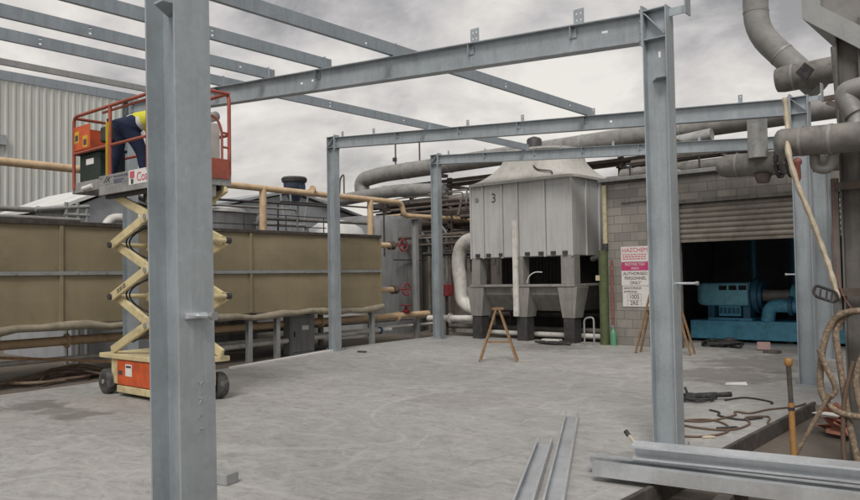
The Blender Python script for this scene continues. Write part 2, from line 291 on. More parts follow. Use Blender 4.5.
# ------------------------------------------------------------------ mesh builder
class MB:
    def __init__(s): s.v = []; s.f = []
    def add(s, vs, fs):
        o = len(s.v); s.v += [V(x) for x in vs]; s.f += [tuple(i + o for i in f) for f in fs]; return s
    def box(s, c, d, R=None):
        hx, hy, hz = d[0] / 2, d[1] / 2, d[2] / 2; c = V(c)
        vs = [V((x, y, z)) for x in (-hx, hx) for y in (-hy, hy) for z in (-hz, hz)]
        if R is not None: vs = [R @ p for p in vs]
        return s.add([p + c for p in vs], [(0, 1, 3, 2), (4, 6, 7, 5), (0, 4, 5, 1), (2, 3, 7, 6), (0, 2, 6, 4), (1, 5, 7, 3)])
    def bb(s, x0, x1, y0, y1, z0, z1): return s.box(((x0 + x1) / 2, (y0 + y1) / 2, (z0 + z1) / 2), (abs(x1 - x0), abs(y1 - y0), abs(z1 - z0)))
    def section(s, p, q, prof, up=(0, 0, 1), roll=0):
        p, q = V(p), V(q); d = (q - p).normalized(); side = d.cross(V(up)).normalized(); u = side.cross(d)
        n = len(prof); vs = [o + side * a + u * b for o in (p, q) for a, b in prof]
        fs = [(i, (i + 1) % n, n + (i + 1) % n, n + i) for i in range(n)] + [tuple(range(n - 1, -1, -1)), tuple(range(n, 2 * n))]
        return s.add(vs, fs)
    def bar(s, p, q, w, h, up=(0, 0, 1)):
        return s.section(p, q, [(-w / 2, -h / 2), (w / 2, -h / 2), (w / 2, h / 2), (-w / 2, h / 2)], up)
    def tube(s, pts, r, n=10, cap=True, flat=1):
        pts = [V(p) for p in pts]; R = r if isinstance(r, (list, tuple)) else [r] * len(pts)
        t0 = (pts[1] - pts[0]).normalized(); a = V((0, 0, 1)) if abs(t0.z) < .9 else V((1, 0, 0)); nrm = t0.cross(a).normalized()
        vs = []; prev = t0
        for i, p in enumerate(pts):
            t = (pts[min(i + 1, len(pts) - 1)] - pts[max(i - 1, 0)]).normalized()
            nrm = (prev.rotation_difference(t) @ nrm); nrm = (nrm - t * nrm.dot(t)).normalized(); b = t.cross(nrm); prev = t
            for k in range(n):
                an = 2 * math.pi * k / n; vs.append(p + (nrm * math.cos(an) + b * math.sin(an) * flat) * R[i])
        fs = [(i * n + k, i * n + (k + 1) % n, (i + 1) * n + (k + 1) % n, (i + 1) * n + k) for i in range(len(pts) - 1) for k in range(n)]
        if cap: fs += [tuple(range(n - 1, -1, -1)), tuple((len(pts) - 1) * n + k for k in range(n))]
        return s.add(vs, fs)
    def cyl(s, p, q, r, n=16, r2=None): return s.tube([p, q], [r, r if r2 is None else r2], n)
    def lathe(s, c, axis, prof, n=24):
        c = V(c); ax = V(axis).normalized(); a = V((0, 0, 1)) if abs(ax.z) < .9 else V((1, 0, 0)); e1 = ax.cross(a).normalized(); e2 = ax.cross(e1)
        return s.loft([[c + ax * h + (e1 * math.cos(2 * math.pi * k / n) + e2 * math.sin(2 * math.pi * k / n)) * max(r, .0005) for k in range(n)] for h, r in prof])
    def loft(s, rings, cap=True):
        n = len(rings[0]); vs = [p for r in rings for p in r]
        fs = [(i * n + k, i * n + (k + 1) % n, (i + 1) * n + (k + 1) % n, (i + 1) * n + k) for i in range(len(rings) - 1) for k in range(n)]
        if cap: fs += [tuple(range(n - 1, -1, -1)), tuple((len(rings) - 1) * n + k for k in range(n))]
        return s.add(vs, fs)
    def holed(s, o, ux, uy, w, h, th, holes):
        """rectangular plate in the plane (ux,uy) with real rectangular holes"""
        o, ux, uy = V(o), V(ux).normalized(), V(uy).normalized(); nz = ux.cross(uy)
        hs = [x for x in holes if 0 < x[0] - x[2] / 2 and x[0] + x[2] / 2 < w]
        xs = sorted({0, w} | {x[0] - x[2] / 2 for x in hs} | {x[0] + x[2] / 2 for x in hs})
        for a, b in zip(xs, xs[1:]):
            inside = [x for x in hs if x[0] - x[2] / 2 < (a + b) / 2 < x[0] + x[2] / 2]
            ys = [0]
            for x in sorted(inside, key=lambda k: k[1]): ys += [x[1] - x[3] / 2, x[1] + x[3] / 2]
            ys.append(h)
            for i in range(0, len(ys), 2):
                c0, c1 = ys[i], ys[i + 1]
                P = [o + ux * x + uy * y + nz * z for z in (-th / 2, th / 2) for x, y in ((a, c0), (b, c0), (b, c1), (a, c1))]
                s.add(P, [(3, 2, 1, 0), (4, 5, 6, 7), (0, 1, 5, 4), (1, 2, 6, 5), (2, 3, 7, 6), (3, 0, 4, 7)])
        return s
    def build(s, name, mat, parent=None, smooth=False, bevel=0, seg=2):
        me = bpy.data.meshes.new(name); off = wloc(parent)
        me.from_pydata([tuple(p - off) for p in s.v], [], s.f); me.materials.append(M[mat] if isinstance(mat, str) else mat)
        bm = bmesh.new(); bm.from_mesh(me); bmesh.ops.recalc_face_normals(bm, faces=bm.faces); bm.to_mesh(me); bm.free()
        o = bpy.data.objects.new(name, me); COL.objects.link(o)
        if parent is not None: o.parent = parent
        if smooth:
            for p in me.polygons: p.use_smooth = True
            try: me.set_sharp_from_angle(angle=math.radians(52))
            except Exception: pass
        if bevel:
            b = o.modifiers.new('edge_bevel', 'BEVEL'); b.width = bevel; b.segments = seg; b.limit_method = 'ANGLE'; b.angle_limit = math.radians(40)
        return o
def wloc(o):
    p = V((0, 0, 0))
    while o is not None: p = p + o.location; o = o.parent
    return p
def tag(o, label, cat, group=None):
    o['label'] = label; o['category'] = cat
    if group: o['group'] = group
    return o
def thing(name, label, cat, loc, group=None):
    o = bpy.data.objects.new(name, None); COL.objects.link(o); o.location = loc; o.empty_display_size = .2
    return tag(o, label, cat, group)
def struct(o): o['kind'] = 'structure'; return o
def solo(mb, name, mat, label, cat, group=None, **k): return tag(mb.build(name, mat, None, **k), label, cat, group)
def dup(root, loc, label):
    r = root.copy(); COL.objects.link(r); r.location = loc; r['label'] = label
    for ch in list(root.children):
        c = ch.copy(); COL.objects.link(c); c.parent = r
        for g_ in list(ch.children):
            d = g_.copy(); COL.objects.link(d); d.parent = c
    return r
def rnd(pts, r, k=5):
    """round the corners of a polyline"""
    pts = [V(p) for p in pts]; o = [pts[0]]
    for a, b, c in zip(pts, pts[1:], pts[2:]):
        ra = min(r, (b - a).length * .49, (c - b).length * .49); p = b + (a - b).normalized() * ra; q = b + (c - b).normalized() * ra
        for i in range(k + 1):
            t = i / k; o.append(p * (1 - t) ** 2 + b * 2 * t * (1 - t) + q * t * t)
    o.append(pts[-1]); return o
def smooth_path(pts, k=6):
    pts = [V(p) for p in pts]; P = [pts[0]] + pts + [pts[-1]]; o = []
    for i in range(1, len(P) - 2):
        a, b, c, d = P[i - 1], P[i], P[i + 1], P[i + 2]
        for j in range(k):
            t = j / k; o.append(.5 * ((2 * b) + (c - a) * t + (2 * a - 5 * b + 4 * c - d) * t * t + (3 * b - a - 3 * c + d) * t ** 3))
    o.append(pts[-1]); return o
def text(body, size, loc, mat, parent, name='lettering', depth=.002, align='CENTER', face='-Y', sx=1.0):
    cu_ = bpy.data.curves.new(name, 'FONT'); cu_.body = body; cu_.size = size; cu_.align_x = align; cu_.align_y = 'CENTER'; cu_.extrude = depth
    t = bpy.data.objects.new('tmp_text', cu_); COL.objects.link(t)
    dg = bpy.context.evaluated_depsgraph_get(); me = bpy.data.meshes.new_from_object(t.evaluated_get(dg)); bpy.data.objects.remove(t)
    R = {'-Y': Matrix.Rotation(math.pi / 2, 3, 'X'), '+X': Matrix.Rotation(math.pi / 2, 3, 'Z') @ Matrix.Rotation(math.pi / 2, 3, 'X')}[face]
    off = wloc(parent)
    for v in me.vertices: v.co = R @ V((v.co.x * sx, v.co.y, v.co.z)) + V(loc) - off
    me.materials.clear(); me.materials.append(M[mat]); o = bpy.data.objects.new(name, me); COL.objects.link(o); o.parent = parent; return o

# ------------------------------------------------------------------ ground
XL, XR = -13.03, -3.0
Y0, Y1, Y2, Y3 = 1.84, 6.97, 11.92, 15.63
HL, HR = 4.905, 4.17
def roof_z(x): return HL + (HR - HL) * (x - XL) / (XR - XL)

n_ = 70; gv = MB()
gv.add([(-400, -400, -.13), (400, -400, -.13), (400, 400, -.13), (-400, 400, -.13)], [(0, 1, 2, 3)])
struct(gv.build('ground', 'dirt'))
slab = [(-12.3, -12), (-12.25, 4.5), (-12.45, 6.2), (-12.2, 8.3), (-12.9, 10.4), (-13.4, 12), (-13.7, 16.7), (-8.75, 16.7), (-8.75, 24), (4, 24), (4, 10.25), (-2.57, 10.25), (-2.57, -12)]
sm = MB(); k = len(slab)
sm.add([(x, y, 0) for x, y in slab] + [(x, y, -.2) for x, y in slab], [tuple(range(k))] + [(i, (i + 1) % k, k + (i + 1) % k, k + i) for i in range(k)])
struct(sm.build('concrete_slab', 'concrete'))

# ------------------------------------------------------------------ galvanised portal frame
def iprof(d, b, tf, tw):
    return [(-d/2, -b/2), (-d/2+tf, -b/2), (-d/2+tf, -tw/2), (d/2-tf, -tw/2), (d/2-tf, -b/2), (d/2, -b/2), (d/2, b/2), (d/2-tf, b/2), (d/2-tf, tw/2), (-d/2+tf, tw/2), (-d/2+tf, b/2), (-d/2, b/2)]
CD, CB = .24, .172
GC = 'galvanised portal frame columns'
def column(x, y, ztop, zbase, label, beam_side, bd=.27, bracket=False, gusset=None, rods=(), slot=None, d=CD):
    """beam_side: -1 the rafter meets the left flange, +1 the right flange"""
    t = thing('steel_column', label, 'column', (x, y, zbase), GC)
    s = MB(); tf, tw = .011, .008
    s.box((x - d/2 + tf/2, y, (ztop + zbase)/2), (tf, CB, ztop - zbase)); s.box((x + d/2 - tf/2, y, (ztop + zbase)/2), (tf, CB, ztop - zbase))
    hs = [(d/2, slot - zbase, .028, .06)] if slot else []
    s.holed((x - d/2 + tf, y, zbase), (1, 0, 0), (0, 0, 1), d - 2*tf, ztop - zbase, tw, hs)
    s.build('shaft', 'galv', t)
    MB().box((x, y, zbase + .009), (d + .1, CB + .1, .018)).build('base_plate', 'galv', t, bevel=.003)
    for sx in (-1, 1):
        for sy in (-1, 1):
            MB().cyl((x + sx*(d/2 + .03), y + sy*(CB/2 + .02), zbase + .018), (x + sx*(d/2 + .03), y + sy*(CB/2 + .02), zbase + .06), .011, 8).build('anchor_bolt', 'bolt', t)
    iw = d - 2*tf - .002
    for zs in (ztop - .012, ztop - bd - .004):
        for sy in (-1, 1):
            MB().box((x, y + sy*(tw/2 + (CB/2 - tw/2)/2 - .001), zs), (iw, CB/2 - tw/2 - .004, .01)).build('stiffener', 'galv', t)
    for sy in (-1, 1):
        a = V((x + beam_side*iw/2*.93, y + sy*.045, ztop - .035)); b = V((x - beam_side*iw/2*.93, y + sy*.045, ztop - bd + .02))
        MB().bar(a, b, .074, .01, (0, 1, 0) if False else (0, 0, 1)).build('diagonal_stiffener', 'galv', t)
    if bracket:
        m = MB(); m.box((x + d/2 + .085, y, ztop - .06), (.17, .012, .075)); m.build('bracket_arm', 'galv', t)
        MB().box((x + d/2 + .176, y, ztop + .01), (.012, .13, .26)).build('bracket_plate', 'galv', t)
    if gusset:
        m = MB(); zg = gusset; vs = []
        for dz in (-.005, .005): vs += [(x - iw/2 + .045, y - tw/2, zg + dz), (x + iw/2, y - tw/2, zg + dz), (x + iw/2, y - CB/2 - .045, zg + dz), (x + iw/2 - .07, y - CB/2 - .045, zg + dz)]
        m.add(vs, [(3, 2, 1, 0), (4, 5, 6, 7), (0, 1, 5, 4), (1, 2, 6, 5), (2, 3, 7, 6), (3, 0, 4, 7)]); m.build('gusset_plate', 'galv', t)
    for (x0, x1, zr, dy) in rods:
        MB().cyl((x0, y + dy, zr), (x1, y + dy, zr), .011, 8).build('threaded_rod', 'galv_bright', t)
        MB().cyl((x1 - .005 if abs(x1 - x) > abs(x0 - x) else x0 + .005, y + dy, zr), (x1 + .02 if abs(x1 - x) > abs(x0 - x) else x0 - .02, y + dy, zr), .02, 6).build('nut', 'bolt', t)
    return t
colA = column(XR, Y0, HR, 0, 'huge foreground galvanised column standing left of the purlin bundles, cut off at the top', -1, gusset=2.84,
              rods=((XR + CD/2, XR + CD/2 + .13, 1.50, -.01),), d=CD)
# weld-bead piece marks on the near column's right flange
mk = MB()
for zc, segs in ((1.04, [((-.02, .03), (0, 0)), ((.02, .03), (0, 0)), ((0, 0), (0, -.03))]), (.92, [((-.018, .02), (.018, .02)), ((.018, .02), (-.012, -.025))]),
                 (.80, [((-.018, -.02), (-.018, .022)), ((-.018, .022), (.018, .01)), ((.018, .01), (-.018, 0))]), (.69, [((-.018, .02), (-.018, -.02)), ((-.018, .015), (.016, .015)), ((.016, .015), (.016, -.02))])):
    for (a, b), (c, d_) in segs: mk.tube([(XR + CD/2 + .001, Y0 + .012 + a*.5, 1.01 + (zc - .69)*.55 + b*.5), (XR + CD/2 + .001, Y0 + .012 + c*.5, 1.01 + (zc - .69)*.55 + d_*.5)], .002, 6)
mk.build('weld_mark', 'galv', colA)
MB().box((XR + CD/2 + .012, Y0 - .01, 1.50), (.024, .10, .026)).build('rod_clip', 'galv_bright', colA, bevel=.004)
colA.rotation_euler = (.0068, -.008, 0); colA.location += V((.012, .010, 0))
column(XR, Y1, HR + .02, 0, 'tall galvanised column behind the purlin bundle, first rafter bolted to its head', -1, .29, True, 3.5, ((XR + CD/2, XR + CD/2 + .18, 1.55, .02),), 3.75)
column(XR, Y2, HR + .02, 0, 'galvanised column in front of the shutter opening, cream hose hanging down it', -1, .25, True, None, ((XR - CD/2 - .13, XR - CD/2, 1.60, -.03),))
column(XL, Y2, HL + .02, 0, 'slim galvanised column standing before the right half of the brown tank', 1, .25)
column(XL, Y3, HL + .02, 0, 'farthest galvanised column, left of the cooling tower by white lagged pipe', 1, .25)
column(XL, Y1, HL + .02, -.13, 'galvanised column showing through the scissor arms of the lift', 1, .29)
column(XR - .62, Y3, HR + .05, 0, 'wide galvanised column just behind and right of the one by the shutter', -1, .25, d=.30)

GR = 'galvanised rafters spanning the frame'
def rafter(y, bd, label, holes=(), cleats=(), stiff=(), x0=XL + CD/2, x1=XR - CD/2, b=.14, cw=.12, ch=.175):
    t = thing('steel_rafter', label, 'rafter', (x0, y, roof_z(x0)), GR)
    p, q = V((x0 + .018, y, roof_z(x0) - .004)), V((x1 - .018, y, roof_z(x1) - .004)); d = (q - p); ln = d.length; d.normalize(); up = V((0, -1, 0)).cross(d) * 1; up = V((-d.z, 0, d.x))
    s = MB(); tf = .011
    s.bar(p - up*tf/2, q - up*tf/2, b, tf); s.bar(p - up*(bd - tf/2), q - up*(bd - tf/2), b, tf)
    s.holed(p - up*(bd - tf), d, up, ln, bd - 2*tf, .008, [((hx - p.x)/d.x, hz*(bd - 2*tf), w, h) for hx, hz, w, h in holes])
    s.build('beam', 'galv', t)
    for x, sg in ((x0 + .009, -1), (x1 - .009, 1)):
        z = roof_z(x) - bd/2; MB().box((x, y, z), (.018, b + .02, bd + .11)).build('end_plate', 'galv', t)
        for zz_ in (-1, -.33, .33, 1):
            for sy in (-1, 1):
                MB().cyl((x - sg*.009, y + sy*.05, z + zz_*(bd/2 + .02)), (x - sg*.03, y + sy*.05, z + zz_*(bd/2 + .02)), .015, 6).build('bolt', 'bolt', t)
    for cx in cleats:
        z = roof_z(cx)
        m = MB(); m.holed((cx - cw/2, y + .02, z), (1, 0, 0), (0, 0, 1), cw, ch, .008, [(cw*a_, ch*b_, .022, .022) for a_ in (.29, .71) for b_ in (.34, .74)] if cw > .1 else [(cw/2, ch*.75, .02, .02)])
        m.build('purlin_cleat', 'galv', t)
    for cx in stiff:
        z = roof_z(cx) - tf - .002
        MB().box((cx, y - .037, z - .06), (.008, .06, .11)).build('web_stiffener', 'galv', t)
        MB().box((cx + .004, y - .012, z - .075), (.09, .008, .09)).build('web_plate', 'galv', t)
    return t
rafter(Y0, .29, 'nearest rafter running overhead from the huge foreground column', cleats=(-3.86, -5.2))
rafter(Y1, .285, 'nearest visible rafter, large galvanised beam rising from behind the scissor lift',
       holes=[(-8.24, .5, .05, .03), (-8.01, .56, .05, .03), (-3.55, .62, .07, .026)], cleats=(-3.86, -5.21, -6.5, -7.83, -9.06, -10.2, -11.8), stiff=(-5.25, -3.92, -7.9, -10.3))
rafter(Y2, .245, 'middle rafter passing behind the tall column and above the tower front', holes=[(-6.0, .5, .05, .03)], cleats=(-3.85, -5.15, -6.35, -7.82, -9.11, -10.1, -11.72, -12.72), stiff=(-11.0, -9.3, -7.9, -6.5, -5.2), cw=.065, ch=.13)
rafter(Y3, .24, 'farthest rafter crossing directly over the cooling tower hood', cleats=(-4.6, -5.9, -7.85, -9.2, -10.15, -11.4, -12.6), stiff=(-11.4, -9.9, -8.6, -7.2), x1=XR - .62 - .15, cw=.055, ch=.11)

GP = 'roof purlins laid over the rafters'
def purlin(x, ya, yb, label, h=.15, holes=(), mat='galv_purlin', dz=0.012):
    t = thing('roof_purlin', label, 'purlin', (x, ya, roof_z(x)), GP)
    z = roof_z(x) + dz; s = MB()
    s.holed((x, ya, z), (0, 1, 0), (0, 0, 1), yb - ya, h, .004, [(hy - ya, hh*h, .032, .022) for hy, hh in holes])
    s.bb(x - .055, x - .002, ya, yb, z + .001, z + .004); s.bb(x - .055, x - .002, ya, yb, z + h - .004, z + h - .001)
    s.bb(x - .056, x - .0535, ya, yb, z + .004, z + .02); s.bb(x - .056, x - .0535, ya, yb, z + h - .02, z + h - .004)
    s.build('channel', mat, t)
    for hy, hh in holes[:0]: pass
    return t
purlin(-6.44, .4, Y2 + .15, 'long continuous purlin nearest the tall right column, crossing two rafters', holes=[(6.45, .3), (9.4, .35), (9.4, .7), (11.3, .5), (4.2, .3), (4.2, .7)])
purlin(-7.78, .4, Y1 + .14, 'short purlin ending on the near rafter just left of the long continuous one', holes=[(5.2, .3), (5.2, .7)])
purlin(-9.03, .2, Y1 + .14, 'short purlin ending on the near rafter, second left of the long continuous one', holes=[(4.32, .3), (4.32, .75), (6.5, .5)])
purlin(-10.15, .2, Y3 + .12, 'very long purlin running past the lift to the farthest rafter', holes=[(4.2, .3), (4.2, .75), (9.23, .3), (9.23, .7), (11.2, .5)])
purlin(-11.75, .1, Y1 + .12, 'thin brownish purlin left of the scissor lift guardrail', h=.09, mat='galv_dull')
purlin(-12.98, .1, Y1 + .12, 'outermost eaves purlin along the left edge of the frame', h=.15)

# ------------------------------------------------------------------ brown tank on legs, left
TX0, TX1, TY0, TY1 = -15.7, -13.6, -6.0, 14.02
t = thing('storage_tank', 'long mustard brown panelled tank raised on grey legs beside the slab', 'tank', (TX1, 4, -.13))
m = MB()
# front skin bulges slightly between ribs
ny, nz = 60, 10
for half, (z0, z1) in enumerate(((.93, 1.78), (1.86, 2.66))):
    vs, fs = [], []
    for i in range(ny + 1):
        for j in range(nz + 1):
            y = TY0 + (TY1 - TY0)*i/ny; f = math.sin(math.pi*j/nz); w = abs(math.sin(math.pi*(TY1 - y)/4.02))
            vs.append((TX1 + .03*f*(.4 + .6*w) + .006*math.sin(y*5.1 + j), y, z0 + (z1 - z0)*j/nz))
    fs = [(i*(nz + 1) + j, (i + 1)*(nz + 1) + j, (i + 1)*(nz + 1) + j + 1, i*(nz + 1) + j + 1) for i in range(ny) for j in range(nz)]
    m.add(vs, fs)
m.bb(TX0, TX1 - .02, TY0, TY1, .92, 2.65); m.build('panel', 'tank', t, smooth=True)
MB().bb(TX0 - .02, TX1 + .05, TY0, TY1 + .03, 2.66, 2.735).build('rim', 'timber_dark', t, bevel=.008)
rb_ = MB().bb(TX1 - .015, TX1 + .05, TY0, TY1 + .02, 1.785, 1.855)
for i in range(38): rb_.cyl((TX1 + .05, TY0 + .3 + i*.52, 1.82), (TX1 + .064, TY0 + .3 + i*.52, 1.82), .016, 6)
rb_.build('rib', 'galv_dull', t)
for yy in (TY1 - .02, TY1 - 4.02, TY1 - 8.04, TY1 - 12.06): MB().bb(TX1 - .01, TX1 + .042, yy - .03, yy + .03, .95, 2.655).build('seam_post', 'tank', t)
lip = [(TX1 + .02, TY0 + (TY1 + .06 - TY0)*i/50, .87 + .03*math.sin(i*.9) + .02*math.sin(i*2.3)) for i in range(51)]
MB().tube(lip, [.075 + .014*math.sin(i*1.7) for i in range(51)], 10).build('rolled_lip', paint('pale_brown_tarpaulin', (.30, .265, .20), .85, 0, .25, 3, (.14, .11, .08), .6), t, smooth=True)
for yy in (1.0, 4.72, 10.0, 10.75, 13.75):
    for xx in (TX1 - .06, TX0 + .1):
        MB().section((xx, yy, -.13), (xx, yy, .84), iprof(.12, .1, .01, .01), (0, 1, 0)).build('leg', 'galv_dull', t)
# pipes beneath and beyond the tank
def pipe(name, pts, r, mat, label, cat='pipe', group=None, bend=.25, n=12, flanges=(), parts=None):
    t = thing(name, label, cat, pts[0], group)
    MB().tube(rnd(pts, bend) if len(pts) > 2 else pts, r, n).build('run', mat, t, smooth=True)
    for fp, fd, fm in flanges:
        fp, fd = V(fp), V(fd).normalized(); MB().cyl(fp - fd*.025, fp + fd*.025, r*1.55, 16).build('flange', fm, t)
    return t
pipe('process_pipe', [(-14.3, -5, .56), (-14.3, 16.7, .60)], .085, 'pipe_beige', 'fat beige pipe running low underneath the brown tank', flanges=[((-14.3, y, .58), (0, 1, 0), 'pipe_beige') for y in (6.4, 9.3, 12.6, 15.4)])
pipe('process_pipe', [(-14.6, -5, .20), (-14.6, 9.5, .23), (-14.6, 17.5, .27)], .045, 'pipe_white', 'thin white pipe close to the ground under the tank')
pipe('process_pipe', [(-14.1, 8.2, .16), (-14.1, 14.3, .26), (-14.1, 14.9, .26)], .06, 'pipe_white', 'white pipe with dark blue couplings beside the tank cabinet', flanges=[((-14.1, 8.6, .167), (0, 1, 0), 'blue_dark'), ((-14.1, 14.2, .259), (0, 1, 0), 'blue_dark'), ((-14.1, 14.5, .26), (0, 1, 0), 'blue_dark')])
pipe('process_pipe', [(-14.9, 9, .42), (-14.9, 18, .45)], .04, 'pipe_grey', 'narrow grey pipe behind the fat beige pipe')
t = thing('electrical_cabinet', 'grey steel cabinet standing under the brown tank', 'cabinet', (-14.0, 11.8, -.13))
MB().bb(-14.25, -14.0, 11.4, 12.15, -.13, .80).build('body', 'grey_tank', t, bevel=.015)
MB().bb(-13.999, -13.985, 11.44, 12.11, -.06, .74).build('door', 'grey_tank', t, bevel=.004); MB().bb(-13.985, -13.96, 11.5, 11.53, .3, .42).build('handle', 'dark_metal', t)
MB().bb(-13.985, -13.981, 11.75, 11.95, .45, .55).build('label_plate', 'white', t)
# hoses on the dirt below the tank
for i in range(7):
    r_ = random.Random(i); x = -13.7 - r_.random()*1.0; y = 4.6 + r_.random()*1.2
    p = [(x + r_.uniform(-.35, .35), y + j*.42, -.09 + .05*r_.random() + (.12 if j in (2, 3) and i % 3 == 0 else 0)) for j in range(8)]
    solo(MB().tube(smooth_path(p), .022 + .01*r_.random(), 7), 'ground_hose', 'cord_brown' if i % 2 else 'hose', 'brown hose tangled with others on the dirt under the tank', 'hose', 'tangled hoses under the tank', smooth=True)
pl = MB().bar((-14.0, 5.1, .40), (-13.75, 8.0, .05), .03, .05)
solo(pl, 'timber_offcut', 'timber', 'leaning weathered stick among hoses under the tank', 'timber')
# pale edge board at the slab edge
solo(MB().bar((-12.10, 8.45, .017), (-12.93, 11.72, .017), .11, .034), 'edge_strip', 'white', 'thin pale metal strip lying on the slab edge near the slim column', 'strip')
solo(MB().bb(-12.25, -12.05, 11.86, 11.96, .0, .035), 'timber_offcut', 'timber_dark', 'small dark scrap lying on concrete near the slim column', 'scrap')

# beige line above the tank on posts
t = thing('process_pipe', 'long beige pipe carried on posts above the brown tank', 'pipe', (-15, 4, 2.735))
MB().tube(rnd([(-15, -4, 3.96), (-15, 16.4, 3.83), (-15, 16.5, 3.45), (-15, 21.5, 3.5)], .18), .078, 14).build('run', 'pipe_beige', t, smooth=True)
for y in (7.15, 9.2, 13.0): MB().cyl((-15, y - .02, 3.95), (-15, y + .02, 3.95), .115, 16).build('clamp', 'pipe_beige', t)
for y in (11.42, 15.1): MB().cyl((-15, y, 2.737), (-15, y, 3.86), .088, 12).build('post', 'pipe_beige', t)
for y in (2.0, ): MB().cyl((-15, y, 2.737), (-15, y, 3.86), .088, 12).build('post', 'pipe_beige', t)
# low guard wire line above tank rim
t = thing('handrail', 'thin dark handrail along the back edge of the tank top', 'railing', (-15.6, 8, 2.735))
for z in (3.02, 3.3): MB().tube([(-15.6, 8.6, z), (-15.6, 14, z)], .014, 6).build('rail', 'dark_metal', t)
for i in range(5): MB().tube([(-15.6, 8.7 + i*1.3, 2.74), (-15.6, 8.7 + i*1.3, 3.3)], .016, 6).build('post', 'dark_metal', t)

# ------------------------------------------------------------------ left background
t = thing('warehouse', 'tall pale corrugated metal shed behind the tank on the left', 'shed', (-25, 4, -.13))
prof = []; y = -12.0
while y < 16.2:
    prof += [(y, 0), (y + .13, 0), (y + .155, .035), (y + .205, .035)]; y += .23
mm = MB(); vs = [(-25 + dx, yy, zq) for yy, dx in prof for zq in (-.13, 8.03)]
mm.add(vs, [(2*i, 2*i + 2, 2*i + 3, 2*i + 1) for i in range(len(prof) - 1)]); mm.build('cladding', 'cladding', t)
MB().bb(-40, -25.02, -12, 16.2, -.13, 7.9).build('wall', 'cladding', t)
MB().bb(-40.2, -24.9, -12.1, 16.3, 8.03, 8.15).build('eave_flashing', 'white_roof', t)
MB().bb(-24.96, -24.85, 8.6, 9.3, 5.9, 6.2).build('vent', 'grey_roof', t)
def gable(name, x0, x1, y0, y1, h, rise, wall, roof, label, axis='Y'):
    t = thing(name, label, 'building', ((x0 + x1)/2, (y0 + y1)/2, -.13))
    m = MB().bb(x0, x1, y0, y1, -.13, h - .03)
    T = [(x0, y0, h - .03), (x0, y1, h - .03), (x0, (y0 + y1)/2, h + rise - .05), (x1, y0, h - .03), (x1, y1, h - .03), (x1, (y0 + y1)/2, h + rise - .05)] if axis == 'X' else [(x0, y0, h - .03), (x1, y0, h - .03), ((x0 + x1)/2, y0, h + rise - .05), (x0, y1, h - .03), (x1, y1, h - .03), ((x0 + x1)/2, y1, h + rise - .05)]
    m.add(T, [(0, 1, 2), (3, 5, 4), (0, 2, 5, 3), (1, 4, 5, 2)]); m.build('wall', wall, t)
    if axis == 'Y':
        xm = (x0 + x1)/2; P = [(x0 - .2, h - .02), (xm, h + rise), (x1 + .2, h - .02), (x1 + .2, h + .06), (xm, h + rise + .09), (x0 - .2, h + .06)]
        m = MB(); vs = [(a, yy, b) for yy in (y0 - .15, y1 + .15) for a, b in P]
    else:
        ym = (y0 + y1)/2; P = [(y0 - .2, h - .02), (ym, h + rise), (y1 + .2, h - .02), (y1 + .2, h + .06), (ym, h + rise + .09), (y0 - .2, h + .06)]
        m = MB(); vs = [(xx, a, b) for xx in (x0 - .15, x1 + .15) for a, b in P]
    m.add(vs, [(i, (i + 1) % 6, 6 + (i + 1) % 6, 6 + i) for i in range(6)] + [(5, 4, 3, 2, 1, 0), (6, 7, 8, 9, 10, 11)]); m.build('roof', roof, t); return t
gable('low_shed', -21, -17.2, 7.8, 10.1, 3.35, .55, 'grey_roof', 'white_roof', 'low shed with pale pitched roof glimpsed under the lift platform', 'X')
gable('low_shed', -24.5, -20.6, 13.6, 20.2, 3.9, .75, 'grey_roof', 'grey_roof', 'grey sheeted gable shed behind the beige pipe posts', 'X')
gable('low_shed', -23, -18.2, 10.0, 13.2, 3.2, .5, 'grey_roof', 'grey_roof', 'small grey roofed shed behind round silo top', 'X')
# round-topped grey tank behind the brown tank
t = thing('round_tank', 'grey round tank with white lid behind the brown tank', 'tank', (-17.6, 11.3, -.13))
MB().lathe((-17.6, 11.3, -.13), (0, 0, 1), [(0, 1.5), (3.50, 1.5)], 40).build('shell', 'grey_tank', t, smooth=True)
MB().lathe((-17.6, 11.3, 3.37), (0, 0, 1), [(0, 1.54), (.08, 1.54), (.10, 1.42), (.2, .8), (.25, 0)], 40).build('lid', 'white_roof', t, smooth=True)
t = thing('round_tank', 'small white domed vessel between the beige posts behind the brown tank', 'tank', (-17.3, 15.9, -.13))
MB().lathe((-17.3, 15.9, -.13), (0, 0, 1), [(0, .95), (3.05, .95), (3.3, .8), (3.5, .5), (3.6, 0)], 32).build('shell', 'white_roof', t, smooth=True); MB().cyl((-16.9, 15.4, 2.6), (-16.9, 15.4, 3.9), .04, 8).build('vent', 'pipe_brown', t)
for i, (y, z, yb2) in enumerate(((10.2, 3.5, 13.4), (12.2, 3.25, 16.4), (12.9, 3.75, 17.0), (9.9, 3.1, 14.0))):
    pipe('service_pipe', [(-16.1 - .1*i, y, 2.2), (-16.1 - .1*i, y, z), (-16.1 - .1*i, yb2, z + .03), (-16.1 - .1*i, yb2, 2.3)], (.03, .045, .025, .05)[i], ('pipe_grey', 'pipe_dirty', 'dark_metal', 'galv_dull')[i], 'small pipe crossing low behind the brown tank rim', group='small pipes behind the tank rim', bend=.15, n=8)
t = thing('feed_hopper', 'dark blue motor drum with lid on a splayed steel stand', 'hopper', (-17, 14.05, 2.0))
MB().lathe((-17, 14.05, 3.79), (0, 0, 1), [(0, .12), (.18, .18), (.3, .29), (.62, .31)], 20).build('drum', 'blue_motor', t, smooth=True)
MB().lathe((-17, 14.05, 4.42), (0, 0, 1), [(0, .35), (.09, .37), (.14, .33)], 20).build('lid', 'dark_metal', t)
